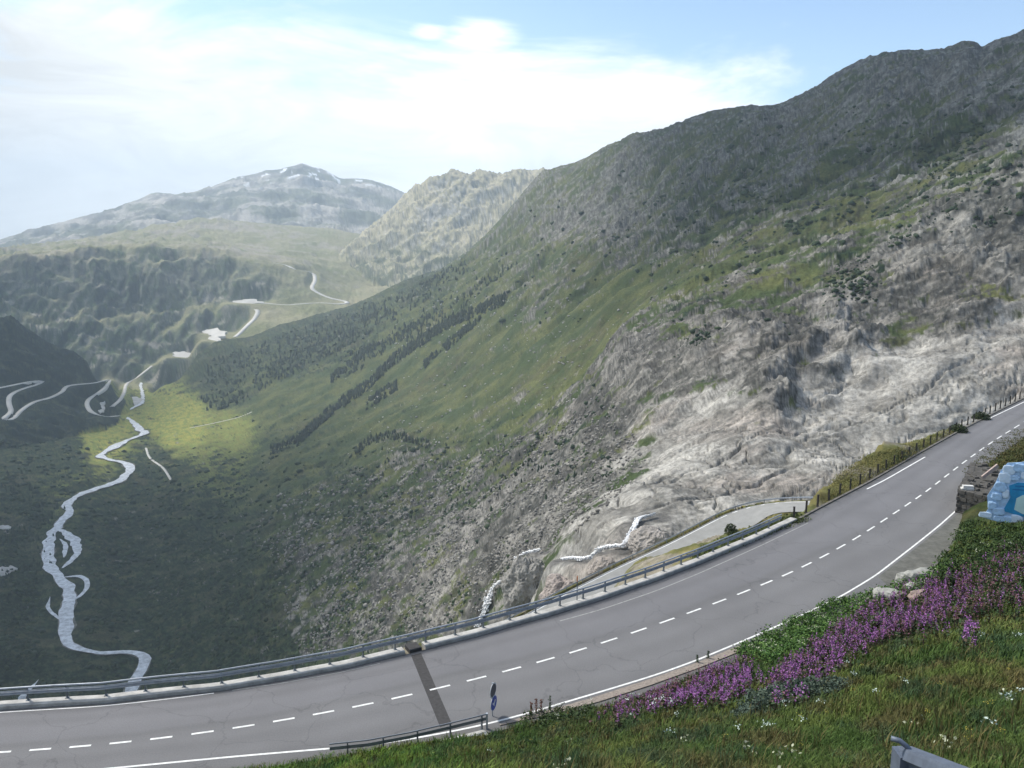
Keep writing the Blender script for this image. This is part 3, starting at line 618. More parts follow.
for a in FALLS:
    for k_ in range(4):
        b_ = a.copy(); t_ = np.gradient(b_[:, :2], axis=0); t_ /= np.linalg.norm(t_, axis=1)[:, None] + 1e-9; o_ = (k_ - 1.5) * .42 * b_[:, 3] + perlin(np.arange(len(b_)) / 2.6, np.arange(len(b_)) * 0 + k_ * 3.7, 5) * b_[:, 3] * .6
        b_[:, :2] += np.stack([-t_[:, 1], t_[:, 0]], 1) * o_[:, None]; b_[:, 3] = b_[:, 3] * (.22 + .3 * perlin(np.arange(len(b_)) / 1.7, np.arange(len(b_)) * 0 + k_ * 5.1, 6)); b_[:, 2] += np.abs(perlin(np.arange(len(b_)) / 1.9, np.arange(len(b_)) * 0 + k_ * 2.3, 4)) * .7
        ribbon('waterfall', b_, M['foam'], dz=1.1 + .05 * k_)
for k, a in FROADS.items(): ribbon(k, a, M['far_road'], width=5.6 if k != 'pass_road' else 8.5, dz=1.2, drop=6)
for k, a in PATHS.items(): ribbon(k, a, M['far_road'], width=2.5, dz=.6, drop=2)
def patch(name, cx, cy, rx, ry, m, n=22, lo=1500, dz=1.6, drop=9, sd=0):
    """paved or bare terrace of uneven outline lying on the hillside"""
    a = np.linspace(0, 2 * math.pi, n, endpoint=False); k = 1 + .45 * perlin(a * 1.3, a * 0 + sd + .37, 3) + .35 * perlin(a * 3.1, a * 0 + sd + .7, 5)
    V = []; rings = (1, .75, .5, .25)
    for q in rings:
        x, y, z = cast(cx + rx * k * np.cos(a) * q, cy + ry * k * np.sin(a) * q, lo)
        if q == 1: mz = np.median(z)
        V += list(zip(x, y, np.clip(z, mz - 14, mz + 14) + dz))
    V += [(x, y, z - drop) for x, y, z in V[:n]]; V.append(tuple(np.mean(V[3 * n:4 * n], 0)))
    Fs = [(q * n + i, q * n + (i + 1) % n, (q + 1) * n + (i + 1) % n, (q + 1) * n + i) for q in range(3) for i in range(n)]
    Fs += [(3 * n + i, 3 * n + (i + 1) % n, 5 * n) for i in range(n)] + [(4 * n + i, 4 * n + (i + 1) % n, (i + 1) % n, i) for i in range(n)]
    me = bpy.data.meshes.new(name); me.from_pydata(V, [], Fs); o = link(name, me, m); o['kind'] = 'structure'; return o
for q in PATCH: patch('hairpin_terrace', *q[:4], M['far_road'], sd=q[4], dz=5)
patch('gravel_flat', 133, 402, 9, 5, M['gravel_bar'], sd=4, drop=3)
patch('gravel_flat', 101, 407, 5, 6, M['gravel_bar'], sd=5, drop=3); patch('gravel_flat', 6, 571, 10, 5, M['gravel_bar'], sd=6, lo=900, drop=2)
patch('gravel_flat', 4, 528, 8, 2, M['gravel_bar'], sd=7, lo=900, drop=2)

# ------------------------------------------------------------------ the road on the bend
def lineworld(l, pix, z=ROADZ):
    az, _ = ray(pix[:, 0], pix[:, 1]); r = np.exp(np.interp(az, AZT, l.l)); return r * np.sin(az), r * np.cos(az)
def polar_line(l, a0, a1, n=260):
    az = np.linspace(R(a0), R(a1), n); r = np.exp(np.interp(az, AZT, l.l)); return np.stack([r * np.sin(az), r * np.cos(az)], 1)
def even(P, n):
    s = np.concatenate([[0], np.cumsum(np.linalg.norm(np.diff(P, axis=0), axis=1))]); q = np.linspace(0, s[-1], n)
    return np.stack([np.interp(q, s, P[:, k]) for k in range(P.shape[1])], 1)
OUT = even(polar_line(o_edge, -62, 36), 400)
m_asph = mat('asphalt', (.158, .157, .160), .85, var=.10, vscale=.14, bump=.004, bscale=60, detail=10)
nt = m_asph.node_tree; N = nt.nodes; Lk = nt.links; bs = N['Principled BSDF']; src = bs.inputs['Base Color'].links[0].from_socket
at = N.new('ShaderNodeAttribute'); at.attribute_name = 'across'; tcn = [n for n in N if n.type == 'TEX_COORD'][0]
nz = N.new('ShaderNodeTexNoise'); nz.inputs['Scale'].default_value = .12; nz.inputs['Detail'].default_value = 6; Lk.new(tcn.outputs['Object'], nz.inputs['Vector'])
def mth(op, a, b):
    n = N.new('ShaderNodeMath'); n.operation = op
    for i, q in enumerate((a, b)):
        if isinstance(q, (int, float)): n.inputs[i].default_value = q
        else: Lk.new(q, n.inputs[i])
    return n.outputs[0]
ac = mth('ADD', at.outputs['Fac'], mth('MULTIPLY', mth('SUBTRACT', nz.outputs['Fac'], .5), .10))
cr_ = N.new('ShaderNodeValToRGB'); cr_.color_ramp.interpolation = 'EASE'; el = cr_.color_ramp.elements
el[0].position = 0; el[0].color = (.62, .62, .60, 1); el[1].position = 1; el[1].color = (.80, .78, .74, 1)
for p_, c_ in ((.05, .84), (.12, 1.04), (.19, .97), (.27, 1.08), (.40, 1.02), (.46, .90), (.52, 1.0), (.60, 1.06), (.68, .96), (.78, 1.04), (.88, .92)):
    e_ = el.new(p_); e_.color = (c_, c_, c_ * (1.02 if p_ < .45 else 1.0), 1)
Lk.new(ac, cr_.inputs[0])
vo = N.new('ShaderNodeTexVoronoi'); vo.feature = 'DISTANCE_TO_EDGE'; vo.inputs['Scale'].default_value = .16; wv = N.new('ShaderNodeVectorMath'); wv.operation = 'ADD'
nz2 = N.new('ShaderNodeTexNoise'); nz2.inputs['Scale'].default_value = .5; nz2.inputs['Detail'].default_value = 6; Lk.new(tcn.outputs['Object'], nz2.inputs['Vector']); sc3 = N.new('ShaderNodeVectorMath'); sc3.operation = 'SCALE'; sc3.inputs['Scale'].default_value = 2.5
Lk.new(nz2.outputs['Color'], sc3.inputs[0]); Lk.new(tcn.outputs['Object'], wv.inputs[0]); Lk.new(sc3.outputs[0], wv.inputs[1]); Lk.new(wv.outputs[0], vo.inputs['Vector'])
ck_ = N.new('ShaderNodeMapRange'); ck_.inputs[1].default_value = 0; ck_.inputs[2].default_value = .010; ck_.inputs[3].default_value = .80; ck_.inputs[4].default_value = 1; Lk.new(vo.outputs['Distance'], ck_.inputs[0])
nz3 = N.new('ShaderNodeTexNoise'); nz3.inputs['Scale'].default_value = 14; nz3.inputs['Detail'].default_value = 4; Lk.new(tcn.outputs['Object'], nz3.inputs['Vector'])
gr_ = N.new('ShaderNodeMapRange'); gr_.inputs[1].default_value = .3; gr_.inputs[2].default_value = .7; gr_.inputs[3].default_value = .88; gr_.inputs[4].default_value = 1.12; Lk.new(nz3.outputs['Fac'], gr_.inputs[0])
v1 = N.new('ShaderNodeVectorMath'); v1.operation = 'MULTIPLY'; Lk.new(src, v1.inputs[0]); Lk.new(cr_.outputs[0], v1.inputs[1])
v2 = N.new('ShaderNodeVectorMath'); v2.operation = 'SCALE'; Lk.new(v1.outputs[0], v2.inputs[0]); Lk.new(mth('MULTIPLY', ck_.outputs[0], gr_.outputs[0]), v2.inputs['Scale']); Lk.new(v2.outputs[0], bs.inputs['Base Color'])
INN = even(polar_line(b_foot, -62, 36), 400)
z_ = np.full((400, 1), ROADZ)
rd = strip('road', np.c_[OUT, z_], np.c_[INN, z_], m_asph, 8)
at_ = rd.data.color_attributes.new('across', 'FLOAT_COLOR', 'POINT'); a_ = np.repeat(np.linspace(0, 1, 9), 400); at_.data.foreach_set('color', np.repeat(a_[:, None], 4, 1).astype(np.float32).ravel())
dash_px = [(-160, 761), (-120, 760), (-80, 758.5), (-40, 755), (0, 752), (40, 750), (80, 746.5), (120, 743), (160, 738.5), (203, 733), (243, 727), (284, 720), (323, 713), (362, 706), (402, 697), (440, 687.5), (477, 679), (511, 670), (546, 660), (578, 651), (609, 641), (639, 630.5), (667, 621), (694, 611), (719, 602), (744, 592), (767, 583), (788, 574), (807, 565.2), (824, 556), (841, 547), (857, 538), (871, 528.8), (884, 520), (896, 512), (908, 504.3), (918.5, 497), (928.5, 490), (937.5, 482.8), (946.5, 475.5), (955.5, 468.7), (964, 462), (973, 455.5), (981.5, 449.3), (990, 443.2), (999.5, 437), (1008, 432), (1016, 427), (1024, 422), (1040, 412)]
dp = np.array([at_z(x, y, ROADZ) for x, y in dash_px])
k_ = np.array([1, 4, 6, 4, 1.]) / 16
ds = np.stack([np.convolve(np.pad(dp[:, i], 2, mode='reflect', reflect_type='odd'), k_, 'valid') for i in range(2)], 1)
mk = MB()
tg = np.gradient(ds, axis=0); ln = np.linalg.norm(tg, axis=1); tg /= ln[:, None]
for p, t, l in zip(ds, tg, ln):
    h = l * .27; n = np.array([-t[1], t[0]]) * .075
    mk.add([(*(p + t * h * a + n * b), ROADZ + .006) for a, b in ((-1, -1), (1, -1), (1, 1), (-1, 1))], [(0, 1, 2, 3)])
mk.build('centre_line', M['white'])['kind'] = 'structure'
def offset_px_line(px, n, w, name, m, dz=.006):
    P = even(np.array([at_z(x, y, ROADZ) for x, y in px]), n)
    for _ in range(6): P[1:-1] = (P[:-2] + 2 * P[1:-1] + P[2:]) / 4
    t = np.gradient(P, axis=0); t /= np.linalg.norm(t, axis=1)[:, None]; nn = np.stack([-t[:, 1], t[:, 0]], 1) * w / 2
    return strip(name, np.c_[P + nn, np.full(n, ROADZ + dz)], np.c_[P - nn, np.full(n, ROADZ + dz)], m)
offset_px_line([(-300, 793), (0, 779), (240, 756), (378, 744.5), (410, 739), (450, 732), (492, 723), (532, 712), (600, 692), (656, 675), (695, 661), (750, 638), (800, 616), (840, 597), (875, 576), (915, 545), (940, 525), (960, 507)], 160, .14, 'edge_line', M['white'])
m_worn = mat('worn_paint', (.30, .30, .29), .8, var=.3, vscale=3)
offset_px_line([(-300, 737), (0, 712.3), (100, 706.4), (160, 700), (214, 693.2)], 60, .085, 'outer_edge_line', M['white'])
offset_px_line([(232, 690.5), (280, 683.6), (345, 671.5), (380, 663.5)], 40, .07, 'outer_edge_line', m_worn)
offset_px_line([(560, 621), (600, 610), (656, 591), (700, 573), (760, 546), (808, 523)], 60, .10, 'outer_edge_line', m_worn)
offset_px_line([(867, 489), (885, 480), (905, 468.5), (925, 457)], 30, .16, 'outer_edge_line', M['white'])
offset_px_line([(987, 419.5), (1003, 412), (1024, 402), (1060, 385)], 30, .16, 'outer_edge_line', M['white'])
# dark tar strip across both lanes
q = [at_z(*p, ROADZ) for p in ((411, 655.5), (421, 653), (452, 724), (440, 727))]
tp = MB(); tp.add([(*p, ROADZ + .003) for p in q], [(0, 1, 2, 3)]); tp.build('tar_joint', M['dark_patch'])['kind'] = 'structure'
# darker gutter strip along the outer kerb at the right and tyre-polished band
OT = OUT

# lower road
LL_ = low_line; t = np.gradient(LL_[:, :2], axis=0); t /= np.linalg.norm(t, axis=1)[:, None]; nl = np.stack([-t[:, 1], t[:, 0]], 1)
def lo_strip(a, b, dz, name, m): return strip(name, np.c_[LL_[:, :2] + nl * a, LL_[:, 2] + dz], np.c_[LL_[:, :2] + nl * b, LL_[:, 2] + dz], m)
lo_strip(4.0, -4.0, 0, 'lower_road', M['asphalt2'])
lo_strip(3.6, 3.35, .006, 'lower_edge_line', M['white']); lo_strip(-3.35, -3.55, .006, 'lower_edge_line', m_worn)
mk = MB()
for i in range(0, len(LL_) - 1, 4):
    a, b = LL_[i], LL_[i + 1]; n = nl[i] * .1
    mk.add([(a[0] - n[0], a[1] - n[1], a[2] + .006), (b[0] - n[0], b[1] - n[1], b[2] + .006), (b[0] + n[0], b[1] + n[1], b[2] + .006), (a[0] + n[0], a[1] + n[1], a[2] + .006)], [(0, 1, 2, 3)])
mk.build('lower_centre_line', m_worn)['kind'] = 'structure'

# ------------------------------------------------------------------ barriers
def off_line(P, d):
    t = np.gradient(P, axis=0); t /= np.linalg.norm(t, axis=1)[:, None]; return P + np.stack([-t[:, 1], t[:, 0]], 1) * d
def px_az(x, y=384): return float(ray(x, y)[0])
def cut(P, x0, x1):
    """part of a road-level line seen between two pixel columns"""
    xs = proj(np.arctan2(P[:, 0], P[:, 1]), ROADZ / np.hypot(P[:, 0], P[:, 1]))[0]; return P[(xs >= x0) & (xs <= x1)]
WB = [(0, .0), (.0, .06), (-.075, .10), (-.075, .15), (0, .19), (0, .23), (-.075, .27), (-.075, .32), (0, .36), (0, .42), (.02, .42), (.02, 0)]
def beam(P, z0, name='rail_beam', parent=None, m='steel', sgn=1, sc_=.8):
    b = MB(); b.sweep([(*p, z0) for p in P], [(a * sgn * sc_, h * sc_) for a, h in WB]); return b.build(name, M[m], parent)
def posts_on(root, P, z, h, step, m='steel_dark', d=(.06, .12), name='post'):
    s = np.concatenate([[0], np.cumsum(np.linalg.norm(np.diff(P, axis=0), axis=1))]); first = None
    b = MB(); b.box((0, 0, h / 2), (d[0], d[1], h)); b.box((0, 0, .012), (d[0] * 3, d[1] * 2, .024))
    for q in np.arange(step / 2, s[-1], step):
        x, y = np.interp(q, s, P[:, 0]), np.interp(q, s, P[:, 1])
        i = min(np.searchsorted(s, q), len(P) - 1); tt = P[i] - P[i - 1]; rz = math.atan2(tt[1], tt[0])
        if first is None: o = first = b.build(name, M[m], root)
        else: o = first.copy(); COL.objects.link(o)
        o.location = (x, y, z); o.rotation_euler = (0, 0, rz)
# outward is to the left of travel when going left to right (camera on the right-hand side)
K0 = cut(off_line(OUT, .06), -160, 411.5); K1 = cut(off_line(OUT, .06), 420.5, 800); K2 = cut(even(cut(off_line(OUT, .06), 380, 450), 400), 410, 422)
def kerb(P, label, wid=.62):
    b = MB(); b.sweep([(*p, ROADZ) for p in P], [(0, -.1), (0, .17), (.03, .20), (wid, .20), (wid, -.6)])
    return tag(b.build('concrete_kerb', M['concrete']), label, 'kerb', 'pale concrete kerbs under the guardrail')
kerb(K0, 'pale concrete kerb under the guardrail, left of the dark tar strip')
kerb(K1, 'pale concrete kerb under the guardrail, right of the dark tar strip')
GP = cut(off_line(OUT, .50), -160, 783)
b = MB(); b.sweep([(*p, ROADZ) for p in K2], [(0, -.1), (0, .14), (.03, .16), (.9, .16), (.9, -.6)])
tag(b.build('concrete_kerb', M['dark_patch']), 'short dark tarred piece of kerb where the tar strip meets the guardrail', 'kerb')
g = empty('guardrail', (0, 0, 0), 'long grey steel guardrail with round top rail along the outer kerb', 'guardrail')
beam(GP, ROADZ + .58, parent=g, sc_=.62)
b = MB(); b.tube([(*p, ROADZ + 1.0) for p in GP], .055, 8); b.build('top_rail', M['steel'], g)
posts_on(g, off_line(GP, .07), ROADZ + .20, .78, 2.05)
# inner guardrail with free end by the sign
IN_L = even(np.array([at_z(x, y, ROADZ) for x, y in ((330, 760), (368, 756), (410, 748), (450, 738.5), (478, 731.5), (487, 729))]), 40)
g = empty('guardrail', (0, 0, 0), 'short grey guardrail at the foot of the grass bank, ending beside the small round signs', 'guardrail')
beam(IN_L, ROADZ + .52, parent=g, sgn=-1, m='steel_mid', sc_=.42)
b = MB(); b.tube([(*p, ROADZ + .86) for p in IN_L], .04, 8); b.build('top_rail', M['steel_mid'], g)
posts_on(g, IN_L, ROADZ, .86, 1.75)
b = MB(); p = IN_L[-1]; b.box((p[0], p[1], ROADZ + .45), (.10, .14, .9)); b.build('end_post', M['steel'], g)
b = MB(); b.sweep([(*p, ROADZ) for p in cut(off_line(IN_L, -.1), 380, 486)], [(-.9, .02), (0, .02), (0, .10), (-.9, .10)])
tag(b.build('concrete_footing', M['concrete']), 'pale concrete strip under the short guardrail at the grass bank', 'footing')

# dark steel posts along the outer verge
VP = cut(off_line(OUT, .55), 789, 1120); s = np.concatenate([[0], np.cumsum(np.linalg.norm(np.diff(VP, axis=0), axis=1))])
b = MB(); b.box((0, 0, .55), (.14, .14, 1.1)); b.box((0, 0, 1.13), (.17, .17, .05)); b.box((0, 0, .03), (.30, .30, .06)); b.box((-.075, 0, .9), (.012, .09, .12))
first = None
m_post = mat('dark_wooden_post', (.045, .040, .035), .85, var=.3, vscale=8, bump=.004)
for q in np.arange(.4, s[-1], 2.45):
    if first is None: o = first = b.build('verge_post', m_post)
    else: o = first.copy(); COL.objects.link(o)
    x_, y_ = np.interp(q, s, VP[:, 0]), np.interp(q, s, VP[:, 1])
    o.location = (x_, y_, ROADZ - .05); o.rotation_euler = (random.uniform(-.04, .04), random.uniform(-.04, .04), random.uniform(-.2, .2) - .7)
    tag(o, 'short dark square post in the row along the outer verge past the guardrail', 'post', 'dark posts in a row on the outer verge')
b = MB(); b.sweep([(*p, ROADZ) for p in cut(off_line(OUT, .05), 800.5, 1120)], [(0, -.1), (0, .10), (.22, .10), (.22, -.3)])
m_kd = mat('dirty_kerb', (.15, .14, .125), .9, var=.3, vscale=2)
tag(b.build('verge_kerb', m_kd), 'low grey dirty kerb at the foot of the dark posts', 'kerb')
# snow pole
x_, y_ = at_z(577, 600, ROADZ + .2); pb = empty('snow_pole', (x_, y_, ROADZ + .2), 'tall thin dark snow pole standing behind the guardrail near the waterfall', 'snow pole')
for a, c, m_, nm in ((0, 1.35, M['steel_dark'], 'pole'), (1.35, 1.75, mat('orange_band', (.55, .16, .04), .6), 'marker_band')):
    b = MB(); b.tube([(0, 0, a), (0, 0, c)], .035, 8); b.build(nm, m_, pb)
# lower road rail and shrub
LO = LL_[:, :2] + nl * 4.2
g = empty('guardrail', (0, 0, 0), 'thin grey guardrail along the outer edge of the lower road', 'guardrail')
b = MB(); b.sweep([(p[0], p[1], z + .55) for p, z in zip(LO, LL_[:, 2])], [(0, 0), (-.06, .15), (0, .3), (.04, .3), (.04, 0)]); b.build('rail_beam', M['steel'], g)
pb_ = MB(); pb_.box((0, 0, .4), (.12, .12, .8)); f_ = None
for i in range(1, len(LO), 2):
    if f_ is None: o = f_ = pb_.build('post', M['steel_dark'], g)
    else: o = f_.copy(); COL.objects.link(o)
    o.location = (LO[i, 0], LO[i, 1], LL_[i, 2])

# ------------------------------------------------------------------ plants on the bank
def in_poly(x, y, P):
    P = np.array(P, float); r = np.zeros(x.shape, bool); j = len(P) - 1
    for i in range(len(P)):
        c = ((P[i, 1] > y) != (P[j, 1] > y)) & (x < (P[j, 0] - P[i, 0]) * (y - P[i, 1]) / (P[j, 1] - P[i, 1] + 1e-9) + P[i, 0]); r ^= c; j = i
    return r
BANKPX = [(-40, 830), (150, 790), (240, 772), (330, 757), (400, 746), (490, 735), (530, 722), (600, 708), (650, 695), (700, 675), (740, 658), (780, 641), (830, 620), (880, 601), (920, 584), (945, 564), (958, 540), (968, 520), (990, 524), (1024, 524), (1110, 524), (1110, 800), (1110, 830)]
def scatter(poly, n, lo=2.5, hi=130):
    P = np.array(poly, float); x0, y0 = P.min(0); x1, y1 = P.max(0); X = []; Y = []
    while sum(map(len, X)) < n:
        x = RNG.uniform(x0, x1, n); y = RNG.uniform(y0, y1, n); k = in_poly(x, y, poly); X.append(x[k]); Y.append(y[k])
    x = np.concatenate(X)[:n]; y = np.concatenate(Y)[:n]; O = []
    for i in range(0, n, 4000): O.append(np.stack(fcast(x[i:i + 4000], y[i:i + 4000], lo, hi), 1))
    return np.concatenate(O), x, y
def blades(P, nb, h, w, spread, lean, cols, segs=2):
    """nb bent leaves from every point: P [n,3], h,w,spread [n], cols [n,3]"""
    n = len(P); N_ = n * nb; base = np.repeat(P, nb, 0); hh = np.repeat(h, nb) * RNG.uniform(.55, 1.15, N_); ww = np.repeat(w, nb) * RNG.uniform(.7, 1.3, N_)
    a = RNG.uniform(0, 2 * math.pi, N_); sp = np.repeat(spread, nb) * np.sqrt(RNG.random(N_))
    base = base + np.stack([np.cos(a) * sp, np.sin(a) * sp, np.zeros(N_) - .03], 1)
    d = RNG.uniform(0, 2 * math.pi, N_); le = lean * RNG.uniform(.2, 1, N_) * hh; D = np.stack([np.cos(d), np.sin(d)], 1)
    s_ = np.stack([-D[:, 1], D[:, 0]], 1) * (ww / 2)[:, None]; pts = []
    for t, wk, k in ((0, 1, .0), (.55, .9, .3)):
        c = base.copy(); c[:, :2] += D * (le * k)[:, None]; c[:, 2] += hh * t
        pts += [np.c_[c[:, :2] - s_ * wk, c[:, 2]], np.c_[c[:, :2] + s_ * wk, c[:, 2]]]
    c = base.copy(); c[:, :2] += D * le[:, None]; c[:, 2] += hh * (1 - .3 * lean); pts.append(c)
    V = np.stack(pts, 1).reshape(-1, 3); k = np.arange(N_)[:, None] * 5
    T = np.concatenate([k + [0, 1, 3], k + [0, 3, 2], k + [2, 3, 4]], 1).reshape(-1, 3)
    C = np.repeat(np.repeat(cols, nb, 0) * RNG.uniform(.7, 1.3, (N_, 1)), 5, 0)
    return V, T, C
def quads(P, s, cols, up=.3):
    """small petals or leaves at P, size s, random facing"""
    n = len(P); a = RNG.normal(size=(n, 3)); a[:, 2] *= .6; a /= np.linalg.norm(a, axis=1)[:, None]
    b = np.cross(a, RNG.normal(size=(n, 3)) + [0, 0, up]); b /= np.linalg.norm(b, axis=1)[:, None] + 1e-9
    a = a * s[:, None] * .5; b = b * s[:, None] * .32
    V = np.stack([P - a, P + b, P + a, P - b], 1).reshape(-1, 3); k = np.arange(n)[:, None] * 4
    return V, np.concatenate([k + [0, 1, 2], k + [0, 2, 3]], 1).reshape(-1, 3), np.repeat(cols, 4, 0)
def merge(L):
    V, T, C, o = [], [], [], 0
    for v, t, c in L: V.append(v); T.append(t + o); C.append(c); o += len(v)
    return np.concatenate(V), np.concatenate(T), np.concatenate(C)
def stuff(name, parts, m=None, label=None):
    o = link(name, np_mesh(name, *merge(parts)[:2], 3, merge(parts)[2]) if False else (lambda q: np_mesh(name, q[0], q[1], 3, q[2]))(merge(parts)), m or M['grass']); o['kind'] = 'stuff'
    if label: o['label'] = label
    return o
def hue(P, px, py):
    n1 = fbm(P[:, 0] / 4, P[:, 1] / 9, 4, 401) * .5 + .5; n2 = fbm(P[:, 0] / 1.3, P[:, 1] / 3.2, 4, 405, .7) * .5 + .5; n3 = fbm(P[:, 0] / 2, P[:, 1] / 5, 4, 409, .65) * .5 + .5
    c = lerp(np.array((.070, .120, .028)) * np.ones((len(P), 1)), np.array((.135, .175, .042)), sst(.35, .75, n1)[:, None])
    c = lerp(c, np.array((.135, .105, .045)), (sst(.48, .70, n2) * .75 * sst(620, 700, py + px * .12 - 40))[:, None])
    c = lerp(c, np.array((.040, .080, .038)), (sst(.52, .70, n3) * .75)[:, None])
    vivid = sst(560, 400, px) ; c = lerp(c, c * np.array((1.15, 1.4, .9)), vivid[:, None])
    return c
P, px, py = scatter(BANKPX, 30000); r = np.hypot(P[:, 0], P[:, 1])
col = hue(P, px, py); hs = np.clip(.22 + .25 * (fbm(P[:, 0] / 3, P[:, 1] / 3, 2, 415) * .5 + .5), .15, .6) * np.where(r < 14, .7, 1)
stuff('meadow_grass', [blades(P, 11, hs, .008 + r * .00055, .10 + r * .004, .75, col)], label='long mixed meadow grass on the steep bank')
P, px, py = scatter([(330, 768), (500, 742), (620, 725), (760, 718), (860, 690), (1024, 630), (1100, 620), (1100, 830), (330, 830)], 2600)
g_ = fbm(P[:, 0] / 2, P[:, 1] / 4, 3, 477) * .5 + .5; P = P[RNG.random(len(P)) < sst(.4, .65, g_)]; c = lerp(np.array((.16, .12, .05)) * np.ones((len(P), 1)), np.array((.10, .13, .04)), RNG.random((len(P), 1)))
stuff('seeding_grass', [blades(P, 5, RNG.uniform(.45, .8, len(P)), .010 + np.hypot(P[:, 0], P[:, 1]) * .0004, np.full(len(P), .1), .45, c)], label='taller dry seeding grass stalks in the meadow')
# right hand top of the bank and the outer spur
P, px, py = scatter([(965, 472), (985, 450), (1003, 437), (1024, 425), (1100, 395), (1100, 530), (1024, 524), (985, 500)], 3500)
r = np.hypot(P[:, 0], P[:, 1]); c = lerp(np.array((.105, .085, .030)) * np.ones((len(P), 1)), np.array((.075, .095, .028)), RNG.random((len(P), 1)))
p2, _, _ = scatter([(826, 505), (830, 488), (850, 458), (880, 452), (920, 440), (955, 424), (962, 428), (918, 454), (868, 483)], 1500)
c2 = lerp(np.array((.25, .22, .08)) * np.ones((len(p2), 1)), np.array((.15, .155, .055)), RNG.random((len(p2), 1)))
p3, _, _ = scatter([(690, 556), (724, 540), (750, 530), (800, 515), (806, 521), (770, 534), (700, 561)], 700, 2.5, 200)
c3 = lerp(np.array((.10, .12, .03)) * np.ones((len(p3), 1)), np.array((.06, .08, .03)), RNG.random((len(p3), 1)))
stuff('verge_grass', [blades(P, 8, np.full(len(P), .35), .02 + r * .0005, np.full(len(P), .4), .8, c), blades(p2, 7, np.full(len(p2), .22), np.full(len(p2), .05), np.full(len(p2), .5), .9, c2), blades(p3, 6, np.full(len(p3), .4), np.full(len(p3), .1), np.full(len(p3), .6), .9, c3)], label='yellowish grass on the road verges')
# fireweed
def fireweed(name, poly, n, h, bright, label):
    P, px, py = scatter(poly, int(n * 1.15)); _k = int(n * .5); _c = np.array(poly).mean(0); P2_, _, _ = scatter([(_c[0] + (q[0] - _c[0]) * 1.25, _c[1] + (q[1] - _c[1]) * 1.5) for q in poly], _k); P = np.concatenate([P[:int(n * .8)], P2_[P2_[:, 2] > ROADZ + .3]]); _g = fbm(P[:, 0] / 1.6, P[:, 1] / 3.0, 3, 433) * .5 + .5; P = P[RNG.random(len(P)) < sst(.25, .55, _g) * .9 + .18]; n = len(P); hh = h * RNG.uniform(.7, 1.15, n); parts = []
    parts.append(blades(P, 3, hh * .9, np.full(n, .03), np.full(n, .08), .12, np.array((.09, .055, .045)) * np.ones((n, 1))))
    lf = 12; q = np.repeat(P, lf, 0); t = RNG.uniform(.05, .6, len(q)); q = q + RNG.normal(0, .10, q.shape) * [1, 1, 0]; q[:, 2] += t * np.repeat(hh, lf)
    lc = lerp(np.array((.045, .085, .034)) * np.ones((len(q), 1)), np.array((.10, .07, .05)), RNG.random((len(q), 1)) ** 2); parts.append(quads(q, RNG.uniform(.10, .2, len(q)), lc))
    fl = 17; bl = RNG.random(n) < bright; k = np.where(bl)[0]; q = np.repeat(P[k], fl, 0); t = RNG.uniform(.5, 1.05, len(q)); rad = .085 * (1.15 - t) / .6
    a = RNG.uniform(0, 6.28, len(q)); q = q + np.stack([np.cos(a) * rad, np.sin(a) * rad, t * np.repeat(hh[k], fl)], 1)
    fc = lerp(np.array((.27, .085, .31)) * np.ones((len(q), 1)), np.array((.47, .22, .50)), RNG.random((len(q), 1))); fc = fc * RNG.uniform(.6, 1.15, (len(q), 1)); parts.append(quads(q, RNG.uniform(.045, .085, len(q)), fc))
    k = np.where(~bl)[0]; q = np.repeat(P[k], 10, 0); q = q + RNG.normal(0, .04, q.shape) * [1, 1, 0]; q[:, 2] += RNG.uniform(.6, 1.05, len(q)) * np.repeat(hh[k], 10)
    parts.append(quads(q, RNG.uniform(.04, .1, len(q)), np.array((.20, .095, .12)) * np.ones((len(q), 1))))
    return stuff(name, parts, label=label)
fireweed('fireweed_patch', [(596, 722), (612, 705), (640, 697), (660, 690), (680, 700), (662, 714), (630, 722)], 200, .55, .5, 'small purple fireweed patch by the gravel edge')
fireweed('fireweed_patch', [(668, 708), (695, 690), (712, 674), (744, 672), (755, 688), (732, 704), (700, 710)], 330, .75, .95, 'bright magenta fireweed patch in the middle of the bank')
fireweed('fireweed_patch', [(768, 694), (788, 668), (815, 650), (850, 624), (885, 606), (930, 596), (950, 604), (930, 632), (880, 650), (845, 668), (815, 688), (792, 696)], 900, .85, .8, 'long purple fireweed drift climbing to the right')
fireweed('fireweed_patch', [(900, 612), (930, 592), (965, 578), (1010, 564), (1100, 570), (1100, 618), (1020, 616), (970, 622), (925, 640)], 620, .95, .4, 'dusky fireweed at the right edge under the dark herbs')
fireweed('fireweed_patch', [(960, 650), (968, 632), (976, 640), (974, 652)], 26, .8, .9, 'tiny tuft of pink fireweed on the right of the bank')
fireweed('fireweed_patch', [(640, 706), (665, 690), (700, 676), (720, 672), (715, 685), (680, 703)], 130, .7, .15, 'reddish faded fireweed stalks beside the gravel edge')
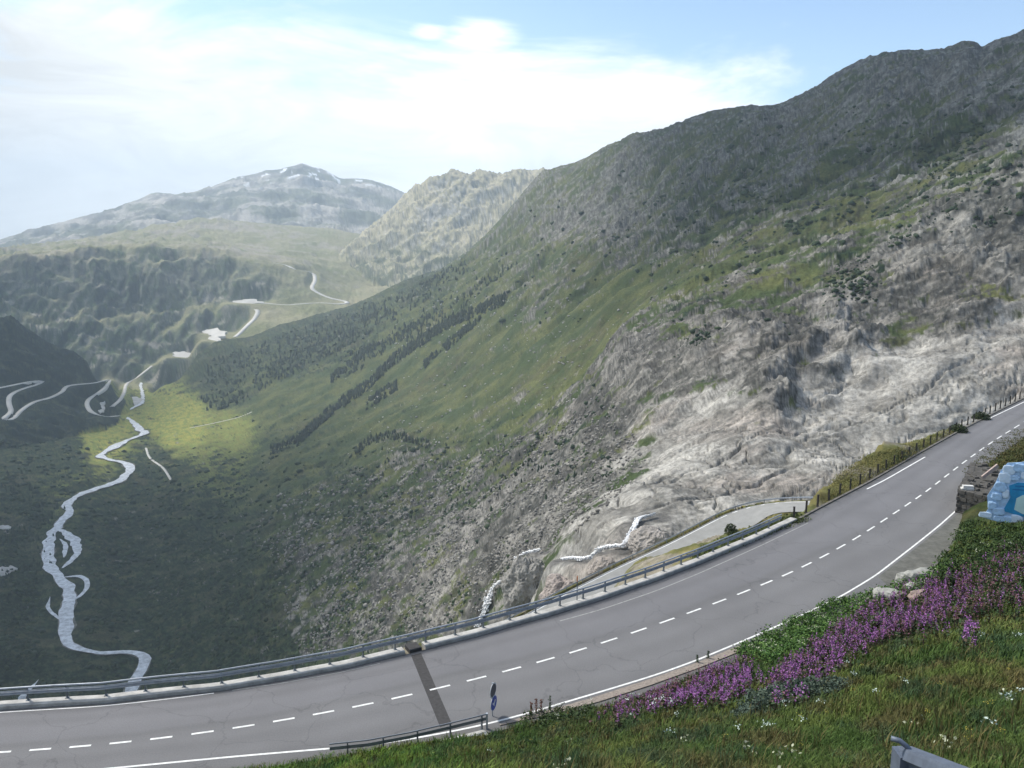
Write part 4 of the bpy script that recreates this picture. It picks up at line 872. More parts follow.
# dark leafy herbs along the lower edge
def herbs(poly, n, h, ca, cb, name, label, ls=.15, nl=46, flo=0.):
    P, px, py = scatter(poly, n); hh = h * RNG.uniform(.6, 1.2, n); q = np.repeat(P, nl, 0); m_ = len(q)
    u = RNG.normal(size=(m_, 3)); u /= np.linalg.norm(u, axis=1)[:, None]; u *= RNG.random((m_, 1)) ** .4; q = q + u * np.repeat(np.stack([hh * .65, hh * .65, hh * .5], 1), nl, 0); q[:, 2] += np.repeat(hh * .5, nl)
    c = lerp(np.array(ca) * np.ones((m_, 1)), np.array(cb), RNG.random((m_, 1))) * RNG.uniform(.75, 1.2, (m_, 1)); parts = [quads(q, RNG.uniform(.6, 1.2, m_) * ls, c, .8)]
    if flo:
        k = np.where(RNG.random(n) < flo)[0]; q = np.repeat(P[k], 12, 0); q = q + RNG.normal(0, .11, q.shape) * [1, 1, .25]; q[:, 2] += np.repeat(hh[k], 12) * 1.05
        parts.append(quads(q, np.full(len(q), .09), np.array((.40, .42, .30)) * np.ones((len(q), 1))))
    return stuff(name, parts, label=label)
herbs([(738, 655), (760, 640), (785, 628), (830, 606), (880, 594), (925, 580), (950, 570), (925, 598), (880, 606), (840, 628), (800, 655), (765, 668)], 330, .75, (.045, .105, .028), (.11, .19, .045), 'leafy_herbs', 'dense dark leafy herbs with cream flower heads along the road edge', .17, 50, .14)
herbs([(940, 560), (965, 525), (1024, 530), (1100, 535), (1100, 580), (1000, 575), (930, 590)], 320, .7, (.028, .055, .018), (.062, .095, .026), 'leafy_herbs', 'dark leafy herbs below the blue and white sign', .18, 46, .06)
herbs([(520, 728), (530, 716), (556, 712), (600, 708), (590, 720), (550, 730)], 46, .55, (.025, .050, .020), (.06, .085, .03), 'leafy_herbs', 'low dark herbs at the road edge near the small round signs', .14, 40, .08)
herbs([(500, 768), (560, 740), (640, 735), (700, 715), (760, 722), (840, 728), (900, 716), (1100, 690), (1100, 830), (500, 830)], 420, .26, (.035, .055, .022), (.09, .10, .03), 'leafy_herbs', 'low mixed weeds scattered through the meadow grass', .07, 22, .05)
# umbels and yellow flowers
for poly, n, c, s_, hgt, lb in (([(600, 700), (700, 690), (760, 640), (900, 590), (1024, 600), (1024, 768), (480, 768), (520, 735)], 26, (.60, .70, .62), .05, .5, 'scattered white umbel flowers on the bank'), ([(500, 740), (700, 700), (1024, 640), (1024, 768), (300, 768)], 34, (.42, .36, .07), .03, .35, 'scattered small yellow flowers on the bank'), ([(610, 716), (640, 700), (690, 706), (670, 722)], 9, (.66, .74, .68), .075, .62, 'cluster of white umbels in front of the purple patch')):
    P, px, py = scatter(poly, n); q = np.repeat(P, 14, 0); q = q + RNG.normal(0, 1, q.shape) * np.array([1, 1, .25]) * s_ * 1.3; q[:, 2] += hgt
    stuff('wildflowers', [quads(q, np.full(len(q), s_), np.array(c) * np.ones((len(q), 1))), blades(P, 2, np.full(n, hgt), np.full(n, .015), np.full(n, .02), .1, np.array((.07, .10, .03)) * np.ones((n, 1)))], label=lb)
# grey-green willow bushes: each with stems and leaves
def bush(px_, py_, rad, hgt, label, cols, n=2600, ls=.09):
    (x,), (y,), (z,) = fcast(px_, py_, 2.5, 130); root = empty('willow_bush', (x, y, z - .05), label, 'bush', 'grey-green bushes on the bank')
    b = MB()
    for i in range(11):
        a = random.uniform(0, 6.28); t = random.uniform(.3, .9); e = Vector((math.cos(a) * rad * t, math.sin(a) * rad * t, hgt * random.uniform(.6, .9)))
        b.tube([(0, 0, 0), e * .4 + Vector((0, 0, .08)), e], [.022, .014, .005], 5)
    b.build('stem', m_post, root)
    u = RNG.normal(size=(n, 3)); u /= np.linalg.norm(u, axis=1)[:, None]; u[:, 2] = np.abs(u[:, 2]); k = 1 + .35 * perlin(u[:, 0] * 2.5 + px_, u[:, 1] * 2.5 + u[:, 2] * 2, 5)
    q = u * (RNG.random((n, 1)) ** .35) * k[:, None] * [rad, rad, hgt]; c = lerp(np.array(cols[0]) * np.ones((n, 1)), np.array(cols[1]), RNG.random((n, 1)))
    v, t, c = quads(q, RNG.uniform(.6, 1.3, n) * ls, c, .5); link('foliage', np_mesh('foliage', v, t, 3, c), M['grass'], root)
WC = ((.050, .078, .060), (.11, .145, .105))
bush(768, 712, .95, .75, 'largest grey-green bush below the magenta flowers', WC); bush(790, 702, .95, .7, 'grey-green bush touching the right side of the largest bush', WC); bush(820, 698, .9, .6, 'low grey-green bush under the long purple drift', WC)
bush(752, 719, .6, .45, 'small grey-green bush left of the largest bush', WC, 1400); bush(845, 693, .7, .45, 'rightmost flat grey-green bush under the purple drift', WC, 1500)
# dock stalks by the edge
for i, (x0, y0, hh, lb) in enumerate(((531, 716, .8, 'leftmost reddish seed stalk at the road edge'), (536, 715, .95, 'second reddish seed stalk from the left at the road edge'), (541, 714, .85, 'third reddish seed stalk from the left at the road edge'), (550, 713, 1.0, 'tall dark green stalk right of the reddish seed stalks'), (697, 664, .6, 'dark stalk standing against the asphalt above the purple patch'), (708, 660, .6, 'second dark stalk against the asphalt above the purple patch'))):
    (x,), (y,), (z,) = fcast(x0, y0, 2.5, 130); q = RNG.normal(0, .035, (90, 3)); q[:, 2] = np.linspace(.25, 1, 90) * hh; cc_ = (.16, .06, .035) if i < 3 else (.035, .06, .025)
    root = empty('dock_plant', (x, y, z), lb, 'plant', 'tall stalks at the road edge'); v, t, c = quads(q, np.full(90, .085), np.array(cc_) * RNG.uniform(.7, 1.3, (90, 1))); link('seed_head', np_mesh('seed_head', v, t, 3, c), M['grass'], root)
    v, t, c = blades(np.zeros((1, 3)), 9, np.array([hh * .6]), np.array([.06]), np.array([.08]), .7, np.array([[.04, .07, .025]])); link('leaves', np_mesh('leaves', v, t, 3, c), M['grass'], root)

# ------------------------------------------------------------------ hillside scrub, conifers and boulders
from mathutils import noise as mnoise
def ico():
    t = (1 + 5 ** .5) / 2; v = np.array([(-1, t, 0), (1, t, 0), (-1, -t, 0), (1, -t, 0), (0, -1, t), (0, 1, t), (0, -1, -t), (0, 1, -t), (t, 0, -1), (t, 0, 1), (-t, 0, -1), (-t, 0, 1)]) / math.hypot(1, t)
    f = np.array([(0, 11, 5), (0, 5, 1), (0, 1, 7), (0, 7, 10), (0, 10, 11), (1, 5, 9), (5, 11, 4), (11, 10, 2), (10, 7, 6), (7, 1, 8), (3, 9, 4), (3, 4, 2), (3, 2, 6), (3, 6, 8), (3, 8, 9), (4, 9, 5), (2, 4, 11), (6, 2, 10), (8, 6, 7), (9, 8, 1)])
    return v, f
def blobs(P, s, cols, fl=.8, jit=.28):
    v, f = ico(); n = len(P); a = RNG.uniform(0, 6.28, n); R_ = np.stack([np.cos(a), -np.sin(a), np.sin(a), np.cos(a)], 1).reshape(n, 2, 2)
    V = v[None] * (1 + RNG.normal(0, jit, (n, 12, 1))); xy = np.einsum('nij,nkj->nki', R_, V[..., :2]) * RNG.uniform(.7, 1.3, (n, 1, 2))
    V = np.concatenate([xy, V[..., 2:] * fl], 2) * s[:, None, None] + P[:, None]; T = f[None] + (np.arange(n) * 12)[:, None, None]
    return V.reshape(-1, 3), T.reshape(-1, 3), np.repeat(cols, 12, 0)
def firs(P, h, cols):
    n = len(P); V = []; k = 7; a = np.linspace(0, 2 * math.pi, k, endpoint=False)
    tiers = ((.0, .30), (.28, .24), (.52, .16)); vs = []; T = []
    for ti, (z0, rr) in enumerate(tiers):
        rad = rr * (1 + RNG.normal(0, .18, (n, k))); ring = np.stack([np.cos(a) * rad, np.sin(a) * rad, np.full((n, k), z0) + RNG.normal(0, .03, (n, k))], 2)
        top = np.tile(np.array([[[0, 0, z0 + .48]]]), (n, 1, 1)); vs += [ring, top]; b = ti * (k + 1)
        T += [(b + i, b + (i + 1) % k, b + k) for i in range(k)]
    V = np.concatenate(vs, 1) * h[:, None, None] + P[:, None]; m_ = 3 * (k + 1); T = np.array(T)[None] + (np.arange(n) * m_)[:, None, None]
    return V.reshape(-1, 3), T.reshape(-1, 3), np.repeat(cols, m_, 0)
def on_slope(poly, n):
    P, px, py = scatter(poly, n, 235, 5200); k = (np.hypot(P[:, 0], P[:, 1]) > 240) & (np.hypot(P[:, 0], P[:, 1]) < 5000); P = P[k]; px = px[k]; py = py[k]
    return P, px, py
def pick(poly, n, idx, power=1.):
    P, px, py = on_slope(poly, n); C = cover(px, py)[:, idx]; g_ = fbm(P[:, 0] / 60, P[:, 1] / 60, 4, 211) * .5 + .5; nS = fbm(P[:, 0] / 34, P[:, 1] / 34, 6, 261, .7) * .5 + .5; Rk = cover(px, py)[:, 0]; k = (RNG.random(len(P)) < C * power * sst(.25, .7, g_)) & ((nS > .86 - C * .85) | (idx == 0)) & ((Rk < .7) | (idx == 0)) & (poly_t(P[:, 0], P[:, 1], RIVER[::3, :3], 60.)[0] > 24) & (poly_t(P[:, 0], P[:, 1], ARMS[0][:, :3], 30.)[0] > 16) & (poly_t(P[:, 0], P[:, 1], ARMS[1][:, :3], 30.)[0] > 14)
    return P[k]
MAINPX = [(0, 440), (100, 440), (180, 400), (230, 350), (430, 280), (540, 190), (700, 130), (1024, 60), (1024, 330), (850, 300), (640, 420), (620, 480), (560, 540), (480, 600), (440, 636), (340, 660), (0, 700)]
P = pick(MAINPX, 60000, 1); r = np.hypot(P[:, 0], P[:, 1]); s_ = np.clip(r * .0017, .7, 3.0) * (.35 + RNG.random(len(P)) ** 3 * 1.9)
c = lerp(np.array((.018, .034, .020)) * np.ones((len(P), 1)), np.array((.045, .070, .030)), RNG.random((len(P), 1)) ** 1.5)
stuff('hillside_scrub', [blobs(P, s_, c, .8)], label='dark scrub covering the valley sides')
P = pick([(250, 500), (480, 450), (620, 400), (650, 470), (560, 545), (470, 615), (430, 636), (300, 660), (270, 560)], 15000, 0, 1.2); r = np.hypot(P[:, 0], P[:, 1]); s_ = np.clip(r * .0016, .6, 2.2) * RNG.uniform(.4, 1.6, len(P))
c = lerp(np.array((.11, .105, .097)) * np.ones((len(P), 1)), np.array((.29, .275, .25)), RNG.random((len(P), 1))); m_rock = mat('boulder_rock', (0, 0, 0), .9, attr='tint', var=.25, vscale=.8, bump=.15, bscale=1.2)
P2, _, _ = on_slope([(380, 330), (450, 290), (600, 300), (700, 330), (590, 400), (480, 440), (400, 450), (330, 460)], 420); s2 = np.hypot(P2[:, 0], P2[:, 1]) * .0010 * RNG.uniform(.4, 1.7, len(P2))
stuff('boulders', [blobs(P, s_, c, .8), blobs(P2, s2, np.array((.33, .32, .30)) * RNG.uniform(.7, 1.2, (len(P2), 1)), .7)], m_rock, 'pale boulders strewn over the valley side')
# conifer strips that run down between the meadows
FIRS = [([(250, 386), (268, 368), (300, 352), (345, 330), (375, 312), (412, 292), (440, 272), (470, 258), (470, 270), (430, 300), (395, 320), (350, 345), (300, 372), (262, 392)], 1300), ([(340, 372), (352, 350), (372, 345), (400, 330), (425, 315), (425, 325), (395, 345), (365, 368), (345, 378)], 420),
        ([(392, 330), (420, 318), (450, 300), (500, 268), (520, 262), (480, 295), (440, 330), (400, 345)], 420), ([(200, 398), (240, 388), (250, 400), (215, 412)], 220), ([(210, 362), (300, 330), (400, 295), (330, 350), (240, 385), (200, 385)], 900), ([(170, 500), (260, 480), (330, 500), (280, 600), (250, 660), (150, 650), (170, 560)], 500), ([(0, 470), (60, 500), (50, 560), (0, 690)], 500), ([(380, 450), (480, 440), (560, 455), (600, 480), (540, 500), (460, 520), (380, 500)], 260)]
def band(pts, w): return [(x, y - w) for x, y in pts] + [(x, y + w) for x, y in pts[::-1]]
BANDS = [(band([(296, 443), (312, 428), (329, 413), (348, 399), (368, 386), (383, 371), (395, 359), (419, 343), (450, 323), (478, 311), (505, 300)], 5), 2000), (band([(366, 407), (380, 396), (397, 386)], 5), 220), (band([(423, 366), (445, 348), (466, 331), (480, 318)], 4.5), 340), (band([(331, 380), (350, 365), (374, 345)], 4), 260), (band([(270, 452), (285, 446), (300, 440)], 4), 130), (band([(355, 452), (372, 440), (395, 436), (430, 446)], 4), 220)]
L_ = []
for poly, n in BANDS:
    P, px, py = on_slope(poly, n); g_ = fbm(P[:, 0] / 30, P[:, 1] / 30, 3, 457, .7) * .5 + .5; P = P[RNG.random(len(P)) < sst(.25, .5, g_)]; r = np.hypot(P[:, 0], P[:, 1])
    L_.append(firs(P, np.clip(r * .0042, 3, 12) * RNG.uniform(.45, 1.4, len(P)), lerp(np.array((.008, .018, .012)) * np.ones((len(P), 1)), np.array((.026, .045, .024)), RNG.random((len(P), 1)))))
for poly, n in FIRS:
    P, px, py = on_slope(poly, int(n * 1.25)); g_ = fbm(P[:, 0] / 45, P[:, 1] / 45, 4, 455, .7) * .5 + .5; P = P[RNG.random(len(P)) < sst(.38, .62, g_)]; P[:, :2] += RNG.normal(0, 14, (len(P), 2)) * (RNG.random((len(P), 1)) < .3); P[:, 2] = P[:, 2]
    r = np.hypot(P[:, 0], P[:, 1]); L_.append(firs(P, np.clip(r * .0040, 3, 12) * RNG.uniform(.35, 1.35, len(P)), lerp(np.array((.010, .022, .015)) * np.ones((len(P), 1)), np.array((.035, .058, .030)), RNG.random((len(P), 1)))))
stuff('conifer_wood', L_, label='dark conifer strips running down the green slope')

# foaming water of the falls: lumps of spray along each fall
L_ = []
for q in FALLS:
    n = 520; s_ = RNG.uniform(0, len(q) - 1.01, n); i_ = s_.astype(int); f_ = (s_ - i_)[:, None]; p_ = q[i_, :3] * (1 - f_) + q[i_ + 1, :3] * f_; w_ = q[i_, 3]
    p_[:, :2] += RNG.normal(0, .42, (n, 2)) * w_[:, None]; p_[:, 2] += 1.0 + RNG.uniform(-.3, .5, n); L_.append(blobs(p_, RNG.uniform(.12, .40, n) * w_ ** .6, np.array((.84, .85, .86)) * RNG.uniform(.7, 1, (n, 1)), .8, .2))
o = stuff('foam', L_, mat('white_spray', (0, 0, 0), .6, attr='tint', var=.1, vscale=2)); o['label'] = 'white foaming water of the falls'
# big rounded outcrops beside the falls
def outcrop(px_, py_, wpx, hpx, label, sd, colr):
    import bmesh
    (x,), (y,), (z,) = fcast(px_, py_ + hpx * .35, 215, 700); r = math.hypot(x, y); k = r / F; d = (wpx * k, wpx * k * 1.1, hpx * k * 1.25)
    bm = bmesh.new(); bmesh.ops.create_icosphere(bm, subdivisions=6, radius=1)
    for vv in bm.verts:
        p = vv.co.copy(); q = p * 1.0
        kk = 1 + .26 * mnoise.noise(p * 1.2 + Vector((sd, 0, 0))) + .13 * mnoise.noise(Vector((p.x * 3.2, p.y * 3.2, p.z * 2)) + Vector((0, sd, 0))) - .10 * abs(mnoise.noise(p * 5 + Vector((sd, 3, 0)))) + .035 * mnoise.noise(p * 14)
        vv.co = Vector((p.x * d[0] / 2, p.y * d[1] / 2, p.z * d[2] / 2)) * kk
    me = bpy.data.meshes.new('rock_outcrop'); bm.to_mesh(me); bm.free()
    tag(link('rock_outcrop', me, mat('outcrop_rock', colr, .9, var=.45, vscale=.45, bump=.25, bscale=1.1, detail=10), None, (x, y, z + hpx * k * .25)), label, 'rock', 'rounded outcrops beside the falls')
outcrop(527, 580, 50, 52, 'large grey rounded outcrop right of the lowest fall', 1.5, (.25, .24, .22)); outcrop(560, 591, 44, 34, 'pinkish grey outcrop behind the guardrail, right of the large grey one', 9.1, (.30, .26, .235))
outcrop(603, 568, 30, 24, 'small warm grey outcrop under the middle fall', 4.7, (.31, .275, .245)); outcrop(652, 541, 46, 30, 'broad pale outcrop right of the upper fall, above the lower road', 6.2, (.31, .285, .26))

# ------------------------------------------------------------------ roadside things
# boulders of the broken wall at the bank foot
m_stone = mat('grey_stone', (.30, .30, .275), .9, var=.35, vscale=2.2, bump=.05, bscale=5)
def rock(name, loc, d, seed, m, rz=0, parent=None):
    import bmesh
    bm = bmesh.new(); bmesh.ops.create_icosphere(bm, subdivisions=3, radius=1)
    for v in bm.verts:
        p = v.co.copy(); q = max(abs(p.x), abs(p.y), abs(p.z)); p = p.lerp(p / q * .8, .55)
        k = 1 + .22 * mnoise.noise(p * 1.5 + Vector((seed, 0, 0))) + .10 * mnoise.noise(p * 4 + Vector((0, seed, 0))); v.co = Vector((p.x * d[0] / 2, p.y * d[1] / 2, p.z * d[2] / 2)) * k
    me = bpy.data.meshes.new(name); bm.to_mesh(me); bm.free(); return link(name, me, m, parent, loc, rz)
for i, (x0, y0, d, lb) in enumerate(((879, 601, (.9, .7, 1.0), 'leftmost pale upright stone at the foot of the bank'), (893, 601, (1.7, 1.0, .75), 'long grey stone lying low among the herbs, front of the group'), (905, 585, (1.5, 1.2, 1.1), 'rounded grey boulder at the upper middle of the stone group'), (920, 583, (1.9, 1.2, 1.0), 'biggest grey boulder, right end of the stone group'), (913, 592, (1.1, .8, .6), 'small stone wedged under the biggest boulder'), (886, 596, (.9, .7, .6), 'small flat stone behind the upright pale stone'), (921, 600, (1.5, .9, .6), 'pinkish stone among the faded fireweed'))):
    (x,), (y,), (z,) = fcast(x0, y0, 2.5, 130); rock('boulder', (x, y, z + d[2] * .38), d, i * 7.3, m_stone if i != 6 else mat('pink_stone', (.30, .23, .20), .9, var=.3, vscale=2), random.uniform(0, 3)); tag(bpy.context.scene.collection.objects[-1], lb, 'boulder', 'stones at the foot of the bank')
# gravel strip between line and grass
P_ = even(np.array([at_z(x, y, ROADZ) for x, y in ((500, 726), (560, 713), (600, 702), (650, 686), (700, 668), (740, 652))]), 60); Q_ = even(np.array([at_z(x, y, ROADZ) for x, y in ((500, 723.5), (560, 707), (600, 695), (650, 679), (700, 661.5), (740, 645))]), 60)
Q_ += perlin(np.arange(60) / 2.2, np.arange(60) * 0 + 3.3, 3)[:, None] * .12
strip('gravel_strip', np.c_[Q_, np.full(60, ROADZ + .004)], np.c_[P_, np.full(60, ROADZ + .05)], mat('sandy_gravel', (.25, .215, .185), .95, var=.35, vscale=6, bump=.02, bscale=30), 2)
# parking bay of rough gravelly asphalt beside the wall
pts = [at_z(x, y, ROADZ) for x, y in ((878, 577), (917, 547), (943, 526), (962, 510), (975, 520), (985, 540), (960, 575), (900, 596))]
mbq = MB(); c_ = np.mean(pts, 0); mbq.add([(*c_, ROADZ + .003)] + [(*p, ROADZ + .003) for p in pts], [(0, i + 1, (i + 1) % 8 + 1) for i in range(8)]); mbq.build('lay_by', mat('rough_layby', (.125, .125, .112), .95, var=.3, vscale=1.6, bump=.02, bscale=20))['kind'] = 'structure'
# dark stone wall
A = at_z(959, 512, ROADZ); Bq = at_z(992, 521, ROADZ) ; Cq = at_z(972, 483, ROADZ)
wl = empty('stone_wall', (A[0], A[1], ROADZ), 'dark dry stone wall block beside the blue and white sign', 'wall')
m_wall = mat('dark_stone_wall', (.085, .080, .072), .9, var=.5, vscale=2.5, bump=.08, bscale=4)
u = Vector((*(Bq - A), 0)); v_ = Vector((*(Cq - A), 0)); H = 2.55
b = MB(); e0 = [Vector((0, 0, -.2)), u + Vector((0, 0, -.2)), u + v_ + Vector((0, 0, -.2)), v_ + Vector((0, 0, -.2))]
b.add([p * 1 for p in e0] + [p + Vector((0, 0, H * .9)) for p in e0], [(0, 1, 5, 4), (1, 2, 6, 5), (2, 3, 7, 6), (3, 0, 4, 7), (4, 5, 6, 7)]); b.build('core', m_wall, wl)
b = MB()
import bmesh as _bm
def stones(a, bvec, rows, m_, proud):
    L_ = bvec.length; d = bvec.normalized(); nrm = Vector((d.y, -d.x, 0))
    for j in range(rows):
        s0 = -random.random() * .4
        while s0 < L_:
            w_ = random.uniform(.4, .95); h_ = H * .9 / rows; c = a + d * min(max(s0 + w_ / 2, .15), L_ - .1) + Vector((0, 0, h_ * (j + .5) - .15)) + nrm * random.uniform(-.08, .10)
            b.box(c, (w_ * .94, .5, h_ * .9), Matrix.Rotation(math.atan2(d.y, d.x) + random.uniform(-.06, .06), 3, 'Z') @ Matrix.Rotation(random.uniform(-.05, .05), 3, 'Y')); s0 += w_
stones(Vector((0, 0, 0)), u, 7, m_wall, 1); stones(v_, -v_, 7, m_wall, 1)
ob = b.build('facing_stones', m_wall, wl)
# earth and grass on the wall top are part of the wall's look
b = MB()
for i in range(26):
    p = u * random.uniform(.1, 1) + v_ * random.uniform(0, 1) + Vector((0, 0, H * .9 - .15)); b.box(p, (random.uniform(.3, .9), random.uniform(.3, .9), random.uniform(.15, .4)), Matrix.Rotation(random.uniform(0, 3), 3, 'Z') @ Matrix.Rotation(random.uniform(-.2, .2), 3, 'X'))
b.build('coping_stones', m_wall, wl)
m_wb = mat('weathered_white', (.62, .61, .58), .7, var=.15, vscale=2)
wq = at_r(969, 489, float(np.hypot(*A)) + .5); b = MB(); b.box((0, 0, .0), (1.35, .5, .22)); b.box((-.1, .02, .22), (.9, .42, .22)); b.box((.45, 0, -.2), (.15, .4, .3)); b.box((-.45, 0, -.2), (.15, .4, .3))
tag(b.build('white_block', m_wb, None, wq, -.15), 'small white stepped block resting on the dark stone wall', 'block')
pq = at_r(990, 471.5, 92.); b = MB(); b.box((0, 0, 0), (1.9, .16, .34), Matrix.Rotation(-.62, 3, 'Y')); tag(b.build('plank', mat('pale_pink_wood', (.42, .33, .30), .8, var=.2), None, pq, .2), 'pale slanted plank leaning behind the dark stone wall', 'plank')

# blue and white ice-grotto board
bx, by, bz = [float(q[0]) for q in fcast(1003, 523, 2.5, 130)]; rb = math.hypot(bx, by); pxm = rb / F * .97
bx += .35
sg = empty('grotto_sign', (bx, by, bz), 'large cut-out board painted as pale ice blocks round a bright blue cave', 'sign'); sg.rotation_euler = (0, 0, -math.atan2(bx, by))
def U(x, y): return ((x - 1003) * pxm, (523 - y) * pxm)
m_ice = mat('pale_ice_paint', (.40, .58, .80), .5, var=.35, vscale=2.0); m_blue = mat('cave_blue_paint', (.03, .26, .50), .45, var=.35, vscale=.8); m_glow = mat('cave_pale_paint', (.50, .68, .66), .5, var=.12, vscale=1.2)
outl = [(982, 521), (986, 512), (984, 500), (990, 486), (993, 474), (998, 466), (1008, 464), (1016, 461), (1026, 464), (1040, 462), (1056, 468), (1066, 480), (1070, 500), (1068, 518), (1050, 524), (1016, 526), (1000, 524)]
def plate(name, pts, y0, th, m, parent):
    b = MB(); n = len(pts); P = [U(*p) for p in pts]; b.add([(p[0], y0, p[1]) for p in P] + [(p[0], y0 + th, p[1]) for p in P], [tuple(range(n)), tuple(range(n, 2 * n))[::-1]] + [(i, i + n, (i + 1) % n + n, (i + 1) % n) for i in range(n)]); return b.build(name, m, parent)
plate('backing_board', outl, 0, .08, m_ice, sg)
plate('cave_panel', [(998, 512), (1003, 498), (1001, 487), (1008, 483), (1030, 482), (1052, 484), (1058, 498), (1056, 514), (1024, 516)], -.05, .047, m_blue, sg)
plate('cave_opening', [(1007, 509), (1008, 498), (1013, 494), (1024, 493), (1040, 494), (1048, 500), (1047, 511), (1030, 514), (1014, 512)], -.075, .022, m_glow, sg)
for i, (yy, x0, x1) in enumerate(((486, 1006, 1052), (489.5, 1004, 1054))):
    plate('cave_arc', [(x0, yy), ((x0 + x1) / 2, yy - 1.8), (x1, yy), (x1, yy + 1.1), ((x0 + x1) / 2, yy - .7), (x0, yy + 1.1)], -.066 - .002 * i, .014, mat('cave_dark_blue', (.02, .15, .38), .5), sg)
for i, (x0, y0, w_, h_) in enumerate(((1000, 472, 9, 8), (1008, 469, 9, 10), (1016, 466, 9, 9), (1025, 471, 10, 11), (1035, 468, 11, 12), (1046, 472, 11, 11), (1057, 478, 11, 10), (1063, 490, 10, 12), (1063, 504, 9, 11), (997, 480, 8, 9), (994, 489, 8, 9), (992, 499, 9, 9), (999, 495, 6, 8), (989, 508, 8, 8), (995, 513, 9, 9), (984, 518, 11, 6), (996, 520, 8, 6), (1003, 521, 9, 8), (1010, 519, 9, 9), (1017, 522, 8, 5), (1024, 521, 9, 7), (1034, 520, 9, 7), (1046, 519, 10, 8), (1057, 516, 10, 9), (1013, 475, 8, 8), (1005, 479, 8, 6), (1022, 479, 9, 6), (1042, 480, 9, 6))):
    a_, c_ = U(x0, y0); o = rock('ice_block', (a_, -.06 - .012 * (i % 4), c_), (w_ * pxm * random.uniform(.95, 1.5), .13, h_ * pxm * random.uniform(.9, 1.35)), i * 3.7, m_ice if i % 3 else mat('white_ice_paint', (.60, .72, .86), .5, var=.15, vscale=2), 0, sg)
for x0 in (995, 1030, 1060):
    b = MB(); a_, c_ = U(x0, 500); b.box((a_, .16, c_ - .8), (.14, .12, 4.2)); b.build('support_post', m_post, sg)

# two round signs on a post at the end of the inner rail, seen nearly edge on
sx_, sy_ = at_z(492.5, 716, ROADZ); sp_ = empty('road_sign', (sx_, sy_, ROADZ), 'two round signs on one post, lower one blue, seen nearly edge on', 'road sign', None, R(68))
b = MB(); b.tube([(0, 0, 0), (0, 0, 1.95)], .032, 10); b.build('post', M['steel'], sp_)
m_sb = mat('sign_blue', (.02, .07, .42), .4); m_sw = mat('sign_white', (.75, .76, .78), .4); m_sg = mat('sign_back_grey', (.10, .10, .12), .5)
def disc(name, zc, rad, y0, th, m, n=28, parent=sp_):
    b = MB(); P = [(math.cos(2 * math.pi * i / n) * rad, math.sin(2 * math.pi * i / n) * rad + zc) for i in range(n)]
    b.add([(x, y0, z) for x, z in P] + [(x, y0 + th, z) for x, z in P], [tuple(range(n)), tuple(range(n, 2 * n))[::-1]] + [(i, i + n, (i + 1) % n + n, (i + 1) % n) for i in range(n)]); return b.build(name, m, parent)
d1 = disc('upper_disc', 1.5, .42, -.055, .02, m_sw); d2 = disc('face', 1.5, .36, -.064, .006, m_sg, parent=d1); d3 = disc('lower_disc', .78, .42, -.085, .02, m_sw); d4 = disc('face', .78, .38, -.094, .006, m_sb, parent=d3)
b = MB(); b.add([(-.22, -.10, .82), (.05, -.10, .56), (.05, -.10, .68), (.22, -.10, .86), (.12, -.10, .96), (-.06, -.10, .78), (-.16, -.10, .90)], [(0, 1, 2, 3, 4, 5, 6)]); b.build('arrow', m_sw, d3)

# end of the near barrier at the lower right
p0 = at_r(905, 746, 4.1); p1 = at_r(1010, 786, 3.3); dv = (p1 - p0); dh = Vector((dv.x, dv.y, 0)).normalized()
nb = empty('guardrail', (p0.x, p0.y, p0.z - .75), 'end of the grey steel barrier at the lower right, close to the viewpoint', 'guardrail')
m_near = mat('near_galvanised_steel', (.13, .155, .20), .55, .3, var=.18, vscale=12, bump=.001, bscale=80)
off = Vector((0, 0, .75)); P = [off + dv * t for t in (0, .5, 1, 1.6)]
b = MB(); b.sweep(P, [(.03, 0), (-.035, 0), (-.04, -.012), (-.05, -.05), (-.02, -.075), (-.02, -.12), (-.05, -.15), (-.05, -.19), (-.02, -.22), (-.02, -.26), (.0, -.26), (.0, -.03), (.045, -.03)]); b.build('rail_beam', m_near, nb)
b = MB(); _a = math.atan2(p0.x, p0.y); LT = Vector((-math.cos(_a), math.sin(_a), 0)); UP = Vector((0, 0, 1)); e_ = off + dh * .10; b.tube([e_, e_ + UP * .022 + LT * .008, e_ + UP * .052 + LT * .030, e_ + UP * .072 + LT * .062, e_ + UP * .074 + LT * .098], .012, 10); b.build('hook', m_near, nb, smooth=True)
b = MB(); b.tube([off + dh * .10 + Vector((0, 0, -.0)), off + dh * .10 + Vector((0, 0, .006))], .014, 8); b.build('bolt', M['steel_dark'], nb)
for k in (.06, 1.15):
    b = MB(); q = off + dv * k; g0 = float(ground(p0.x + q.x, p0.y + q.y)[0]) - (p0.z - .75); hh = q.z - .02 - g0 + .1; b.box((q.x + .03 * dh.y, q.y - .0, g0 - .1 + hh / 2), (.06, .09, hh)); b.build('post', m_near, nb)
